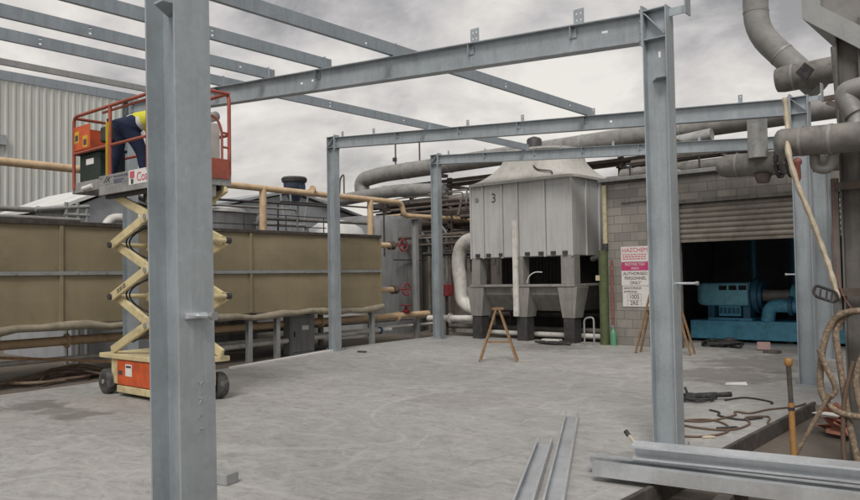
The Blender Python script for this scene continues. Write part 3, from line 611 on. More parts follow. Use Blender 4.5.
MB().bb(-16.69, -16.63, 13.95, 14.15, 4.09, 4.32).build('motor_box', 'blue_motor', t)
for a in range(4):
    c, s_ = math.cos(a*math.pi/2 + .6), math.sin(a*math.pi/2 + .6); MB().tube([(-17 + .12*c, 14.05 + .12*s_, 2.0), (-17 + .42*c, 14.05 + .42*s_, 4.2)], .03, 8).build('leg', 'galv_dull', t)
MB().lathe((-17, 14.05, -.13), (0, 0, 1), [(0, .35), (2.13, .35)], 16).build('pedestal', 'dark_metal', t)
pipe('process_pipe', [(-17, -4, 3.24), (-17, 7.6, 3.22)], .06, 'pipe_grey', 'upper grey pipe in front of the pale shed', flanges=[((-17, 7.0, 3.22), (0, 1, 0), 'galv_dull')])
pipe('process_pipe', [(-16.8, -4, 3.06), (-16.8, 7.8, 3.03)], .05, 'pipe_grey', 'lower grey pipe in front of the pale shed')
t = thing('pipe_support', 'small grey tubular support frame at the pipe ends before the pale shed', 'frame', (-16.9, 7.8, 2.6))
for y in (7.55, 7.8, 8.0): MB().tube([(-16.9, y, -.13), (-16.9, y, 3.42 if y < 8 else 3.3)], .045, 8).build('post', 'galv_dull', t)
for z in (3.15, 3.35): MB().tube([(-16.9, 6.9 if z > 3.2 else 7.5, z - (.12 if z > 3.2 else 0)), (-16.9, 8.05, z)], .05, 8).build('rail', 'galv_dull', t)
pipe('process_pipe', [(-16.8, 8.4, 2.4), (-16.8, 8.4, 3.12), (-16.8, 9.6, 3.12)], .11, 'pipe_white', 'fat white elbow pipe seen under the lift platform', bend=.3)
pipe('process_pipe', [(-16.4, 10.9, 2.7), (-16.4, 10.9, 4.25), (-16.4, 10.55, 4.25), (-16.4, 10.55, 3.35), (-16.4, 11.6, 3.35)], .12, 'pipe_grey', 'grey gooseneck vent pipe just right of the lift platform', bend=.2)
pipe('process_pipe', [(-15.9, 10.6, 3.62), (-15.9, 14.6, 3.66)], .03, 'dark_metal', 'thin dark conduit behind the beige pipe posts')

# ------------------------------------------------------------------ cooling tower
CX0, CX1, CY0, CY1, CZ0, CZ1 = -12.28, -9.2, 16.15, 18.6, 2.12, 4.06
t = thing('cooling_tower', 'big pale grey cooling tower with flared hood and number 3 on its casing', 'cooling tower', ((CX0 + CX1)/2, CY0, 0))
m = MB(); m.bb(CX0, CX1, CY0, CY1, CZ0, CZ1); m.build('casing', 'tower', t, bevel=.012)
ribx = [-11.86, -11.24, -10.76, -9.98, -9.2 + .0]
for x in (CX0 + .02, -11.86, -11.26, -10.78, -9.98, CX1 - .02): MB().bb(x - .022, x + .022, CY0 - .045, CY0 - .001, CZ0 - .02, CZ1 - .02).build('rib', 'tower', t, bevel=.006)
for x in (-11.86, -11.26, -10.78, -9.98): MB().bb(x + .023, x + .037, CY0 - .012, CY0 - .001, CZ0, CZ1 - .05).build('rib_shadow_strip', 'tower_low', t)  # grimy strip beside each rib, coloured as its shadow gap
for y in (CY0 + .62, CY0 + 1.3, CY0 + 1.95): MB().bb(CX1 + .001, CX1 + .045, y - .022, y + .022, CZ0, CZ1 - .02).build('rib', 'tower', t, bevel=.006)
nb = 56
def ring(cx, cy, hx, hy, z, p):
    o = []
    for k_ in range(nb):
        a = 2*math.pi*k_/nb; c, s_ = math.cos(a), math.sin(a)
        o.append(V((cx + hx*math.copysign(abs(c)**(2/p), c), cy + hy*math.copysign(abs(s_)**(2/p), s_), z)))
    return o
cx, cy = (CX0 + CX1)/2, (CY0 + CY1)/2; ox, oy = (CX1 - CX0)/2 + .1, (CY1 - CY0)/2 + .1; ix, iy = 1.02, .98; zt = 4.84
rings = [ring(cx, cy, ox, oy, CZ1 - .05, 14), ring(cx, cy, ox, oy, CZ1 + .015, 14)]
for k_ in range(1, 15):
    th = math.pi/2*k_/14; u = math.sin(th); h = 1 - math.cos(th); rings.append(ring(cx, cy, ox + (ix - ox)*u, oy + (iy - oy)*u, CZ1 + .015 + .12*u + (zt - CZ1 - .25)*h, 14 + (2.6 - 14)*u))
rings.append(ring(cx, cy, ix, iy, zt, 2.4)); rings.append(ring(cx, cy, ix + .05, iy + .05, zt + .02, 2.4)); rings.append(ring(cx, cy, ix + .05, iy + .05, zt + .07, 2.4))
MB().loft(rings).build('hood', 'hood', t, smooth=True)
MB().tube(rnd([(cx + .35, CY0 + .16, 4.42), (cx + .5, CY0 + .1, 4.3), (cx + 1.0, CY0 + .0, 4.2), (cx + 1.0, CY0 - .03, 4.02)], .08), .018, 6).build('conduit', 'dark_metal', t)
MB().lathe((cx - .22, cy - .1, zt + .07), (0, 0, 1), [(0, .16), (.02, .2), (.36, .2), (.40, .16), (.44, .05)], 18).build('fan_motor', 'dark_metal', t, smooth=True)
# legs: pale upper post, tapered foot, dark pier
def leg(x0, x1, y0, y1, lab=None):
    g_ = MB().bb(x0, x1, y0, y1, 1.42, CZ0 - .002).build('corner_post', 'tower_low', t, bevel=.01)
    xm = (x0 + x1)/2
    q = MB().loft([[V((xm - .27, y0 - .04, 1.355)), V((xm + .27, y0 - .04, 1.355)), V((xm + .27, y1 + .25, 1.355)), V((xm - .27, y1 + .25, 1.355))],
                   [V((xm - .17, y0 + .0, .6)), V((xm + .17, y0 + .0, .6)), V((xm + .17, y1 + .1, .6)), V((xm - .17, y1 + .1, .6))]]).build('tapered_leg', 'tower_low', t, bevel=.01)
    MB().bb(xm - .15, xm + .15, y0 + .02, y0 + .34, -.02, .598).build('pier', 'dark_metal', t)
for x0, x1 in ((CX0, CX0 + .27), (-10.80, -10.66), (CX1 - .36, CX1)):
    leg(x0, x1, CY0 - .002, CY0 + .3); leg(x0, x1, CY1 - .3, CY1)
MB().bb(-10.88, -10.74, CY0 - .14, CY0 - .065, .62, 3.05).build('front_channel', 'pipe_white', t, bevel=.008)
MB().bb(CX0 - .03, CX1 + .03, CY0 - .06, CY1 + .03, 1.36, 1.42).build('sill', 'tower_low', t, bevel=.008)
# basin
MB().loft([[V((CX0 + .05, CY0 + .06, 1.355)), V((CX1 - .05, CY0 + .06, 1.355)), V((CX1 - .05, CY1 - .05, 1.355)), V((CX0 + .05, CY1 - .05, 1.355))],
           [V((CX0 + .1, CY0 + .10, 1.16)), V((CX1 - .1, CY0 + .10, 1.16)), V((CX1 - .1, CY1 - .1, 1.16)), V((CX0 + .1, CY1 - .1, 1.16))],
           [V((CX0 + .3, CY0 + .55, .74)), V((CX1 - .3, CY0 + .55, .74)), V((CX1 - .3, CY1 - .4, .74)), V((CX0 + .3, CY1 - .4, .74))]]).build('basin', 'tower_low', t, bevel=.02)
fm = MB(); fx = CX0 + .3
while fx < CX1 - .42: fm.bb(fx, fx + .085, CY0 + .95 + .02*random.random(), CY1 - .4, 1.425, CZ0 - .01); fx += .1
fm.bb(CX0 + .32, CX1 - .35, CY0 + 1.0, CY1 - .42, 1.43, CZ0 - .02); fm.build('fill_pack', 'void', t)  # dark backing closes the gaps, its colour deepens the shade in the opening
for x in (-12.05, -11.7, -11.3, -10.5, -10.1, -9.75, -9.42): MB().bb(x - .06, x + .06, CY0 - .05, CY0 - .001, CZ0 + .02, CZ0 + .11).build('clamp', 'dark_metal', t)
MB().cyl((-12.06, CY0 - .02, 3.66), (-12.06, CY0 - .003, 3.66), .06, 14).build('inspection_cap', 'pipe_grey', t)
text('3', .34, (-11.52, CY0 - .004, 3.66), 'ink', t)
MB().tube(smooth_path([(-10.5, CY0 - .07, 1.45), (-10.42, CY0 - .09, 1.62), (-10.25, CY0 - .09, 1.72), (-10.05, CY0 - .07, 1.72)]), .012, 6).build('stray_wire', 'white', t)

# trap clutter at the tower's feet
for i in range(5):
    r_ = random.Random(40 + i); p = [(-9.9 + .8*r_.random() + .28*math.cos(a_*1.1 + i), 15.75 + .22*math.sin(a_*1.1 + i) + .1*r_.random(), .03 + .02*r_.random()) for a_ in range(8)]
    solo(MB().tube(smooth_path(p), .024, 7), 'ground_hose', 'cord_black', 'black hose coiled on concrete before the tower pier', 'hose', 'black hoses at the tower foot', smooth=True)
solo(MB().bb(-9.98, -9.5, 15.86, 16.05, 0, .10), 'concrete_offcut', 'pipe_white', 'pale block lying among black hoses by the tower', 'block', bevel=.01)
t = thing('hoop_barrier', 'small grey tubular hoop standing by the green pipe', 'barrier', (-8.65, 15.95, 0))
MB().tube(rnd([(-8.85, 15.95, 0), (-8.85, 15.95, .62), (-8.6, 15.95, .66), (-8.6, 15.95, 0)], .1), .022, 8).build('hoop', 'galv_dull', t, smooth=True)
for z, y_, x0, x1 in ((.12, 16.9, -13.4, -8.6), (.22, 17.3, -14, -8.6), (.5, 18.8, -14, -8.6)):
    pipe('process_pipe', [(x0, y_, z), (x1, y_, z)], .07, 'pipe_white' if z < .2 else 'pipe_dirty', {.12: 'dirty white pipe on the floor under the tower', .22: 'brownish pipe low under the tower', .5: 'rear pipe passing under the tower basin'}[z])
pipe('process_pipe', [(-14.2, 16.6, .47), (-12.4, 16.6, .50)], .09, 'pipe_white', 'short cream pipe right of the farthest column base', flanges=[((-13.4, 16.6, .485), (1, 0, 0), 'pipe_white')])
solo(MB().bb(-13.5, -8.9, 18.9, 19.0, -.02, 1.0), 'low_wall', 'dark_shed', 'dark low wall behind the cooling tower', 'wall')

# white lagged riser with red valve
t = thing('lagged_pipe', 'white lagged pipe bending into the tower side, red valve on it', 'pipe', (-13.35, 17, 0))
MB().tube(rnd([(-12.2, 17.0, 2.62), (-13.0, 17.0, 2.68), (-13.3, 17, 2.5), (-13.42, 17, 2.0), (-13.32, 17, 1.5), (-13.32, 17, .95), (-12.9, 17.0, .72), (-12.3, 17.0, .7)], .3, 6), .2, 16).build('lagging', 'pipe_white', t, smooth=True)
MB().lathe((-13.62, 16.72, 1.27), (0, 0, 1), [(-.17, .15), (-.15, .19), (.15, .19), (.17, .15)], 14).build('valve', 'red', t, smooth=True)
MB().tube([(-13.62, 16.72, 0), (-13.62, 16.72, 1.1)], .04, 8).build('stem', 'dark_metal', t)
# valves at tank end
for (y, z) in ((15.1, 2.52), (15.2, 1.32)):
    lab = 'upper' if z > 2 else 'lower'
    t = thing('valve_branch', f'{lab} cream branch pipe with red handwheel at the tank end', 'valve', (-14.2, 14.05, z))
    MB().cyl((-14.2, 14.06, z), (-14.2, y + .1, z), .075, 12).build('branch', 'pipe_beige', t, smooth=True)
    MB().cyl((-14.2, y - .1, z), (-14.2, y - .04, z), .12, 14).build('flange', 'pipe_brown', t); MB().cyl((-14.2, y + .02, z), (-14.2, y + .07, z), .12, 14).build('flange', 'pipe_brown', t)
    w = [(-13.95, y + .2 + .16*math.cos(a_), z + .16*math.sin(a_)) for a_ in [2*math.pi*i/20 for i in range(21)]]
    m = MB().tube(w, .02, 8); 
    for a_ in (0, 2.1, 4.2): m.cyl((-13.95, y + .2, z), (-13.95, y + .2 + .16*math.cos(a_), z + .16*math.sin(a_)), .013, 6)
    m.cyl((-14.2, y + .2, z), (-13.93, y + .2, z), .02, 8); m.build('handwheel', 'red', t)
t = thing('valve_branch', 'low red handwheel valve on the fat beige pipe', 'valve', (-14.2, 15.7, .6))
MB().lathe((-14.25, 15.7, .66), (0, 0, 1), [(0, .1), (.06, .13), (.1, .05), (.2, .03)], 12).build('body', 'red', t); MB().lathe((-14.25, 15.7, .86), (0, 0, 1), [(0, .15), (.03, .15)], 16).build('handwheel', 'red', t)
t = thing('steel_stanchion', 'grey steel stanchion between tank end and farthest column', 'post', (-14.6, 16.5, -.13))
MB().section((-14.4, 16.3, -.13), (-14.4, 16.3, 3.3), iprof(.15, .12, .01, .01), (0, 1, 0)).build('shaft', 'galv_dull', t); MB().box((-14.4, 16.3, 3.31), (.3, .3, .02)).build('cap', 'galv_dull', t)
# grey vessel and beige wall
t = thing('grey_vessel', 'grey upright vessel behind valves at the tank end', 'tank', (-17.7, 18.2, -.13))
MB().lathe((-17.7, 18.2, -.13), (0, 0, 1), [(0, 1.45), (3.6, 1.45), (3.75, 1.3), (3.85, 0)], 40).build('shell', 'vessel', t, smooth=True)
for z in (2.2, 2.7): MB().tube([(-16.2, 17.3, z), (-16.2, 19.0, z)], .02, 6).build('conduit', 'dark_metal', t)
t = thing('rendered_wall', 'stained beige wall behind the farthest column', 'wall', (-14.5, 19.9, -.13))
MB().bb(-17.6, -8.7, 19.8, 20.0, -.13, 2.95).build('body', 'beige_wall', t); MB().bb(-17.65, -8.7, 19.76, 20.04, 2.95, 3.03).build('coping', 'beige_wall', t)
for i, (x, y) in enumerate(((-16.1, 18.9), (-15.6, 19.2), (-14.9, 18.6), (-14.3, 19.2), (-13.8, 18.9), (-13.2, 19.3), (-12.8, 18.7))):
    r_ = random.Random(60 + i); zt_ = r_.uniform(2.6, 4.2)
    pipe('riser_pipe', [(x, y, -.1), (x, y, zt_ - .3), (x + r_.choice((-.3, .3)), y, zt_)], r_.choice((.03, .045, .06)), r_.choice(('pipe_brown', 'pipe_dirty', 'galv_dull', 'pipe_brown')) if i != 2 else 'pipe_brown',
         'slim riser pipe in the cluster before the beige wall', group='riser pipes before the beige wall', bend=.15, n=8)
for i in range(20):
    r_ = random.Random(200 + i); y = r_.uniform(17.6, 19.6); z = r_.uniform(2.2, 4.3); xa = r_.uniform(-17.2, -15); xb = r_.uniform(-14.2, -12.5); rr = r_.choice((.02, .03, .045, .06)); mt_ = r_.choice(('pipe_brown', 'pipe_dirty', 'dark_metal', 'pipe_grey', 'pipe_brown'))
    P = [(xa, y, z), (xb, y, z + r_.uniform(-.05, .05)), (xb, y + r_.uniform(-.2, .2), z - r_.uniform(.3, 1.2))]
    tt = pipe('service_pipe', P if i % 3 else P[::-1], rr, mt_, 'thin service pipe in the tangle above the beige wall', group='service pipes above the beige wall', bend=.12, n=8)
    if i % 4 == 0: MB().lathe(((xa + xb)/2, y, z + rr), (0, 0, 1), [(0, .06), (.08, .07), (.12, .03), (.2, .03), (.21, .1), (.23, .1)], 10).build('valve', 'red' if i % 8 == 0 else 'dark_metal', tt)
t = thing('cable_tray', 'dark steel cable tray running above the beige wall', 'cable tray', (-15, 19.4, 3.1))
MB().bb(-17.4, -12.6, 19.3, 19.6, 3.12, 3.14).build('tray', 'dark_metal', t)
for x in (-17, -15.5, -14, -12.8): MB().bb(x - .03, x + .03, 19.3, 19.36, -.1, 3.12).build('support', 'pipe_brown', t)
# dark plant building behind everything
gable('plant_building', -24, -8.9, 24.5, 31, 4.55, .5, 'dark_shed', 'dark_shed', 'dark weathered plant building behind the pipe rack', 'X')
# pipe rack
t = thing('pipe_rack', 'rusty steel rack frame carrying pipes behind the cooling tower', 'rack', (-14, 20.6, 0))
for x in (-19.5, -16.4, -13.3, -10.0):
    for y in (20.4, 21.9): MB().section((x, y, -.13), (x, y, 5.05), iprof(.14, .12, .012, .012), (0, 1, 0)).build('post', 'pipe_brown', t)
    for z in (3.35, 4.2, 4.75): MB().section((x, 20.2, z), (x, 22.1, z), iprof(.12, .1, .01, .01)).build('cross_beam', 'pipe_brown', t)
for z in (3.6, 4.95): MB().section((-20, 20.4, z), (-9, 20.4, z), iprof(.16, .1, .01, .01)).build('long_beam', 'pipe_brown', t)
GRK = 'pipes on the rack behind the tower'
rk = [(20.65, 4.40, .11, 'pipe_dirty', 'mid size weathered pipe on the middle tier of the rack'), (20.95, 4.36, .07, 'pipe_brown', 'rusty pipe on the middle tier of the rack'), (21.3, 4.42, .13, 'pipe_grey', 'grey lagged pipe on the middle tier of the rack'),
      (20.7, 3.52, .1, 'pipe_brown', 'rusty pipe on the lowest tier of the rack'), (21.1, 3.56, .14, 'pipe_dirty', 'thick weathered pipe on the lowest tier of the rack'), (20.55, 4.86, .05, 'pipe_brown', 'thin rusty pipe on the top tier of the rack'),
      (21.0, 4.92, .09, 'pipe_grey', 'grey pipe on the top tier of the rack'), (21.6, 3.5, .09, 'pipe_grey', 'grey pipe at the back of the lowest tier'), (20.35, 3.95, .045, 'pipe_beige', 'thin beige pipe fixed to the rack front')]
for y, z, r, mt, lb in rk: pipe('rack_pipe', [(-20.6, y, z - .05), (-8.6 + (y % 1)*1.5, y, z + .05)], r, mt, lb, group=GRK)
# big lagged ducts above
t = thing('lagged_duct', 'huge pale grey lagged duct with rounded elbow above the pipe rack', 'duct', (-15, 20, 5.05))
MB().tube(rnd([(-20.2, 20.0, 4.6), (-20.35, 20.0, 5.3), (-19.3, 20.0, 5.42), (-3.2, 20.0, 5.55)], .5, 7), .285, 20).build('lagging', 'pipe_grey', t, smooth=True)
for x in (-18, -16, -13.5, -11, -8, -6): MB().cyl((x - .02, 20, 5.42 + (x + 19.3)*.0081), (x + .02, 20, 5.42 + (x + 19.3)*.0081), .297, 20).build('band', 'pipe_pale', t)
for x in (-16.4, -13.3, -10.0): MB().box((x, 20.0, 5.09 + (x + 16)*.008), (.2, .4, .1)).build('saddle', 'pipe_brown', t)
pipe('lagged_duct', [(-21.5, 19, 4.45), (-17.6, 19, 4.62), (-15.5, 19, 4.45)], .22, 'pipe_grey', 'dirty tapering duct underneath the huge lagged duct', 'duct', bend=.8)
pipe('lagged_duct', [(-16.2, 19.4, 4.15), (-9.2, 20.3, 4.35)], .15, 'pipe_dirty', 'brown weathered duct just left of the tower hood', 'duct')
for x in (-18.6, -17.45):
    t = thing('vent_rod', ('left' if x < -18 else 'right') + ' thin vent rod standing up beside the lagged duct', 'rod', (x, 20.05, 5.6))
    MB().tube([(x, 20.05, 5.68), (x, 20.05, 6.6)], .03, 7).build('rod', 'pipe_brown', t); MB().box((x - .04, 20.05, 5.9 if x < -18 else 6.55), (.14, .08, .14)).build('box', 'dark_metal', t)
t = thing('vent_rod', 'short dark bent rod beside the duct elbow', 'rod', (-20.9, 19.0, 4.6)); MB().tube(rnd([(-20.2, 19.0, 4.5), (-20.2, 19.0, 5.45), (-20.4, 19, 5.3), (-20.45, 19, 4.5)], .15), .03, 7).build('rod', 'pipe_brown', t)

# ------------------------------------------------------------------ block building with roller door
WY = 16.3; OX0, OX1 = -6.68, -2.85
t = thing('block_building', 'grey blockwork building with half raised roller shutter over a dark room', 'building', (-4, WY, 0))
m = MB()
m.bb(-8.42, OX0, WY, WY + .2, -.05, 3.74); m.bb(OX0, OX1, WY, WY + .2, 3.17, 3.74); m.bb(OX1, 6, WY, WY + .2, -.05, 3.74)
m.build('wall', 'blocks', t)
m = MB(); m.bb(-8.42, -8.22, WY + .2, 24, -.05, 3.74); m.build('side_wall', 'blocks', t)
MB().bb(-8.2, 5.9, 22.6, 22.8, -.05, 3.7).build('rear_wall', 'interior', t)
MB().bb(-8.218, -8.19, WY + .22, 22.6, .0, 3.7).build('inner_lining', 'interior', t); MB().bb(OX0 - .2, OX0 - .02, WY + .201, WY + .24, 0, 3.7).build('inner_lining', 'interior', t)
MB().bb(-2.3, -2.1, WY + .3, 22.6, .0, 3.7).build('partition', 'interior', t)
MB().bb(-8.5, 6, WY - .02, 24, 3.74, 3.80).build('roof', 'dark_shed', t)
MB().bb(-8.56, 6, WY - .09, WY + .25, 3.802, 3.89).build('cap_flashing', 'galv_dull', t, bevel=.01)
sh = []; zz0 = 2.37
sp = []
nsl = 7
for i in range(nsl):
    for j in range(6):
        a_ = j/6; sp.append((WY + .05 - .028*math.sin(math.pi*a_), zz0 + (i + a_)*.113))
sp.append((WY + .05, zz0 + nsl*.113))
m = MB(); m.add([(x, y, z) for y, z in sp for x in (OX0 + .03, OX1 - .03)], [(2*i, 2*i + 1, 2*i + 3, 2*i + 2) for i in range(len(sp) - 1)])
so = m.build('roller_shutter', 'shutter', t, smooth=True)
MB().bb(OX0 + .03, OX1 - .03, WY + .02, WY + .08, 2.31, 2.37).build('bottom_rail', 'shutter', so, bevel=.008)
for x in (OX0 + .015, OX1 - .015): MB().bb(x - .045, x + .045, WY - .03, WY - .002, 0, 3.17).build('guide_rail', 'steel_post', t)
MB().bb(OX0 - .1, OX1 + .1, WY - .04, WY - .002, 3.165, 3.25).build('lintel', 'steel_post', t)
MB().tube([(-8.0, WY - .03, 3.28), (-6.8, WY - .03, 3.30)], .012, 6).build('conduit', 'dark_metal', t)
# roof rail and vents
t = thing('roof_handrail', 'dark handrail along the roof edge of the block building', 'railing', (-6, 17.2, 3.8))
for i in range(8): MB().tube([(-8.2 + i*.85, 17.2, 3.8), (-8.2 + i*.85, 17.2, 4.32)], .022, 6).build('post', 'dark_metal', t)
MB().tube([(-8.3, 17.2, 4.32), (-2.2, 17.2, 4.32)], .022, 6).build('rail', 'dark_metal', t)
pipe('roof_pipe', [(-8.9, 18.2, 4.18), (-3.0, 18.2, 4.24)], .17, 'pipe_dirty', 'dark weathered pipe lying on the block building roof')
pipe('roof_pipe', [(-8.9, 18.8, 4.55), (-3.0, 18.8, 4.62)], .1, 'pipe_brown', 'rusty pipe above the roof of the block building')
pipe('roof_pipe', [(-7.75, 19.2, 3.8), (-7.75, 19.2, 4.9)], .2, 'pipe_pale', 'short pale upright stub on the roof left of the tall column', n=16)
pipe('roof_pipe', [(-8.5, 19.3, 5.02), (-6.95, 19.3, 5.15)], .16, 'pipe_pale', 'short pale open ended pipe behind the middle rafter', n=18)
pipe('roof_pipe', [(-7.6, 18.5, 5.0), (-6.0, 18.6, 4.3)], .03, 'pipe_brown', 'thin slanted strut on the roof behind the rafters', 'strut')
for i, (x, y) in enumerate(((-8.0, 17.5), (-7.2, 17.6), (-6.6, 17.5), (-6.0, 17.6), (-5.4, 17.5))):
    solo(MB().lathe((x, y, 3.8), (0, 0, 1), [(0, .16), (.18, .16), (.24, .2), (.3, .08)], 12), 'roof_vent', 'pipe_pale' if i % 2 else 'dark_metal', 'stubby roof vent in the row behind the parapet', 'vent', 'roof vents behind the parapet', smooth=True)

# signs on the wall
def sign(x0, x1, z0, z1, label, bands):
    t = thing('wall_sign', label, 'sign', ((x0 + x1)/2, WY - .014, z0)); MB().bb(x0, x1, WY - .014, WY - .002, z0, z1).build('board', 'sign_white', t)
    for a, b, c, d, mt in bands: MB().bb(a, b, WY - .017, WY - .0141, c, d).build('printed_band', mt, t)
    return t
SX0, SX1 = -8.04, -7.36; sc2 = (SX0 + SX1)/2
t = sign(SX0, SX1, 1.925, 2.27, 'faded white HAZCHEM sign with pink lettering, topmost on the block wall', [])
text('HAZCHEM', .135, (sc2, WY - .0165, 2.185), 'sign_red', t, sx=.98)
r_ = random.Random(3)
for j in range(3):
    m = MB(); x = SX0 + .04
    while x < SX1 - .07: w = r_.uniform(.03, .075); m.bb(x, min(x + w, SX1 - .03), WY - .0165, WY - .0142, 2.075 - j*.05, 2.098 - j*.05); x += w + .018
    m.build('small_print', 'sign_red', t)
t = sign(SX0, SX1, 1.375, 1.918, 'white authorised personnel sign with magenta restricted area band', [(SX0 + .004, SX1 - .004, 1.72, 1.912, 'sign_pink')])
text('RESTRICTED', .088, (sc2, WY - .0195, 1.858), 'sign_white', t); text('AREA', .08, (sc2, WY - .0195, 1.768), 'sign_white', t)
for j, s_ in enumerate(('AUTHORISED', 'PERSONNEL', 'ONLY')): text(s_, .098, (sc2, WY - .0165, 1.648 - j*.105), 'ink', t)
t = sign(SX0 + .02, SX1 + .02, .895, 1.365, 'white ammonia storage plate with 1005 and 2RE, lowest on the block wall', [])
text('ANHYDROUS', .07, (SX0 + .05, WY - .0165, 1.315), 'ink', t, align='LEFT'); text('AMMONIA', .07, (SX0 + .05, WY - .0165, 1.235), 'ink', t, align='LEFT')
text('1005', .135, (SX0 + .3, WY - .0165, 1.115), 'ink', t, sx=.95); text('2RE', .135, (SX0 + .3, WY - .0165, .975), 'ink', t, sx=.95)
m = MB(); m.bb(SX0 + .14, SX0 + .47, WY - .0165, WY - .0142, 1.185, 1.19); m.bb(SX0 + .14, SX0 + .47, WY - .0165, WY - .0142, 1.042, 1.047); m.bb(SX0 + .14, SX0 + .144, WY - .0165, WY - .0142, .91, 1.185); m.bb(SX0 + .466, SX0 + .47, WY - .0165, WY - .0142, .91, 1.185)
m.build('printed_frame', 'ink', t)
MB().cyl((SX1 - .05, WY - .0165, .985), (SX1 - .05, WY - .0142, .985), .025, 14).build('printed_dot', 'ink', t)
# pipes on the left end of the wall
t = thing('drain_pipe', 'upright pipe at the wall end, pale yellow above and mossy green below', 'pipe', (-8.47, 16.22, 0))
MB().cyl((-8.40, 16.23, 2.35), (-8.40, 16.23, 3.72), .055, 12).build('upper_run', 'pale_yellow', t, smooth=True); MB().cyl((-8.47, 16.23, -.02), (-8.47, 16.23, 2.2), .11, 14).build('lower_run', 'green_pipe', t, smooth=True)
MB().tube(rnd([(-8.40, 16.23, 2.36), (-8.40, 16.23, 2.2), (-8.55, 16.2, 2.05), (-8.75, 16.2, 2.0)], .1), .062, 10).build('elbow', 'dark_metal', t, smooth=True)
MB().bb(-8.60, -8.50, 16.09, 16.115, 1.5, 1.62).build('tag', 'pale_yellow', t)
pipe('standpipe', [(-8.24, 16.2, .45), (-8.24, 16.2, 1.98)], .03, 'faded_red', 'thin faded red standpipe beside the green drain pipe')
t = thing('gas_bottle', 'small green bottle standing at the wall end', 'bottle', (-8.22, 16.16, 0))
MB().lathe((-8.22, 16.16, 0), (0, 0, 1), [(0, .075), (.26, .075), (.33, .05), (.37, .025), (.42, .025)], 16).build('body', 'green', t, smooth=True); MB().box((-8.22, 16.16, .44), (.05, .05, .05)).build('valve', 'bolt', t)

# ------------------------------------------------------------------ blue compressor in the dark room
t = thing('compressor', 'blue skid mounted compressor with motor housing inside the dark room', 'compressor', (-6, 18.8, 0))
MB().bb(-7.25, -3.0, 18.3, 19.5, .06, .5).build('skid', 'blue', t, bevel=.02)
for x in (-6.85, -5.0, -3.3): MB().bb(x - .06, x + .06, 18.4, 19.4, 0, .06).build('foot', 'dark_metal', t)
hp = []
for k_ in range(13): a_ = math.pi/2*k_/12; hp.append((.0, 0))
m = MB(); R0 = []
for x, hx in ((-7.17, .2), (-7.13, .38), (-7.05, .47), (-6.93, .50), (-5.9, .50)):
    rg = []
    for k_ in range(32):
        a_ = 2*math.pi*k_/32; c, s_ = math.cos(a_), math.sin(a_); rg.append(V((x, 18.88 + hx*math.copysign(abs(c)**(2/9), c), 1.12 + hx*.56*math.copysign(abs(s_)**(2/9), s_))))
    R0.append(rg)
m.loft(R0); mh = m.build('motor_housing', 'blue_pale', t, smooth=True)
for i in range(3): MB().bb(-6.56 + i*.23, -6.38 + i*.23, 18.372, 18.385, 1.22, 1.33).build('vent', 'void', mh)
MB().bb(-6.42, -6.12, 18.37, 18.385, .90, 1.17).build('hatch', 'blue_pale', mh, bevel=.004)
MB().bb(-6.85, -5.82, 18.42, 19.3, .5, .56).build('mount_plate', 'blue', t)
for x in (-6.78, -5.95): MB().bb(x - .08, x + .08, 18.44, 19.3, .56, .84).build('mount', 'blue_dark', t)
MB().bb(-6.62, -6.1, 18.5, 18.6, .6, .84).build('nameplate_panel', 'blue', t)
for i in range(5): MB().bb(-6.6 + i*.1, -6.53 + i*.1, 18.49, 18.5, .66, .8).build('panel_slot', 'blue_dark', t)
MB().cyl((-5.86, 18.88, 1.08), (-5.74, 18.88, 1.08), .42, 28).build('coupling_guard', 'blue_dark', t); MB().cyl((-5.74, 18.88, 1.08), (-5.66, 18.88, 1.08), .34, 28).build('coupling_guard', 'blue_dark', t)
MB().cyl((-5.66, 18.8, 1.08), (-5.0, 18.8, 1.08), .14, 18).build('shaft_cover', 'pipe_grey', t, smooth=True)
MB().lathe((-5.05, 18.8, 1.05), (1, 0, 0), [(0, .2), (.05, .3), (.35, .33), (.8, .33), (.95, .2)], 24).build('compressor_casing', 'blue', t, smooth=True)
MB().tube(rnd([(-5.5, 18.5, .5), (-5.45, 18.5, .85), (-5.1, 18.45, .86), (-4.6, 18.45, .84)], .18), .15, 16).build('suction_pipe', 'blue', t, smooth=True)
MB().cyl((-5.0, 18.45, .86), (-4.92, 18.45, .86), .22, 20).build('flange', 'blue_dark', t); MB().cyl((-4.78, 18.45, .85), (-4.7, 18.45, .85), .22, 20).build('flange', 'blue_dark', t)
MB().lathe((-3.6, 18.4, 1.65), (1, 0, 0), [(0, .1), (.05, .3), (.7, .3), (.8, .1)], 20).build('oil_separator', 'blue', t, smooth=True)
for x in (-3.4, -3.0): MB().bb(x - .04, x + .04, 18.3, 18.5, .5, 1.4).build('bracket', 'blue_dark', t)
for i, (x, r) in enumerate(((-6.3, .1), (-5.4, .14), (-4.6, .09))):
    pipe('ceiling_pipe', [(x, 20.2 + i*.3, 0.5), (x, 20.2 + i*.3, 3.68)], r, 'blue_dark', ('left', 'middle', 'right')[i] + ' dim upright pipe behind the blue compressor')
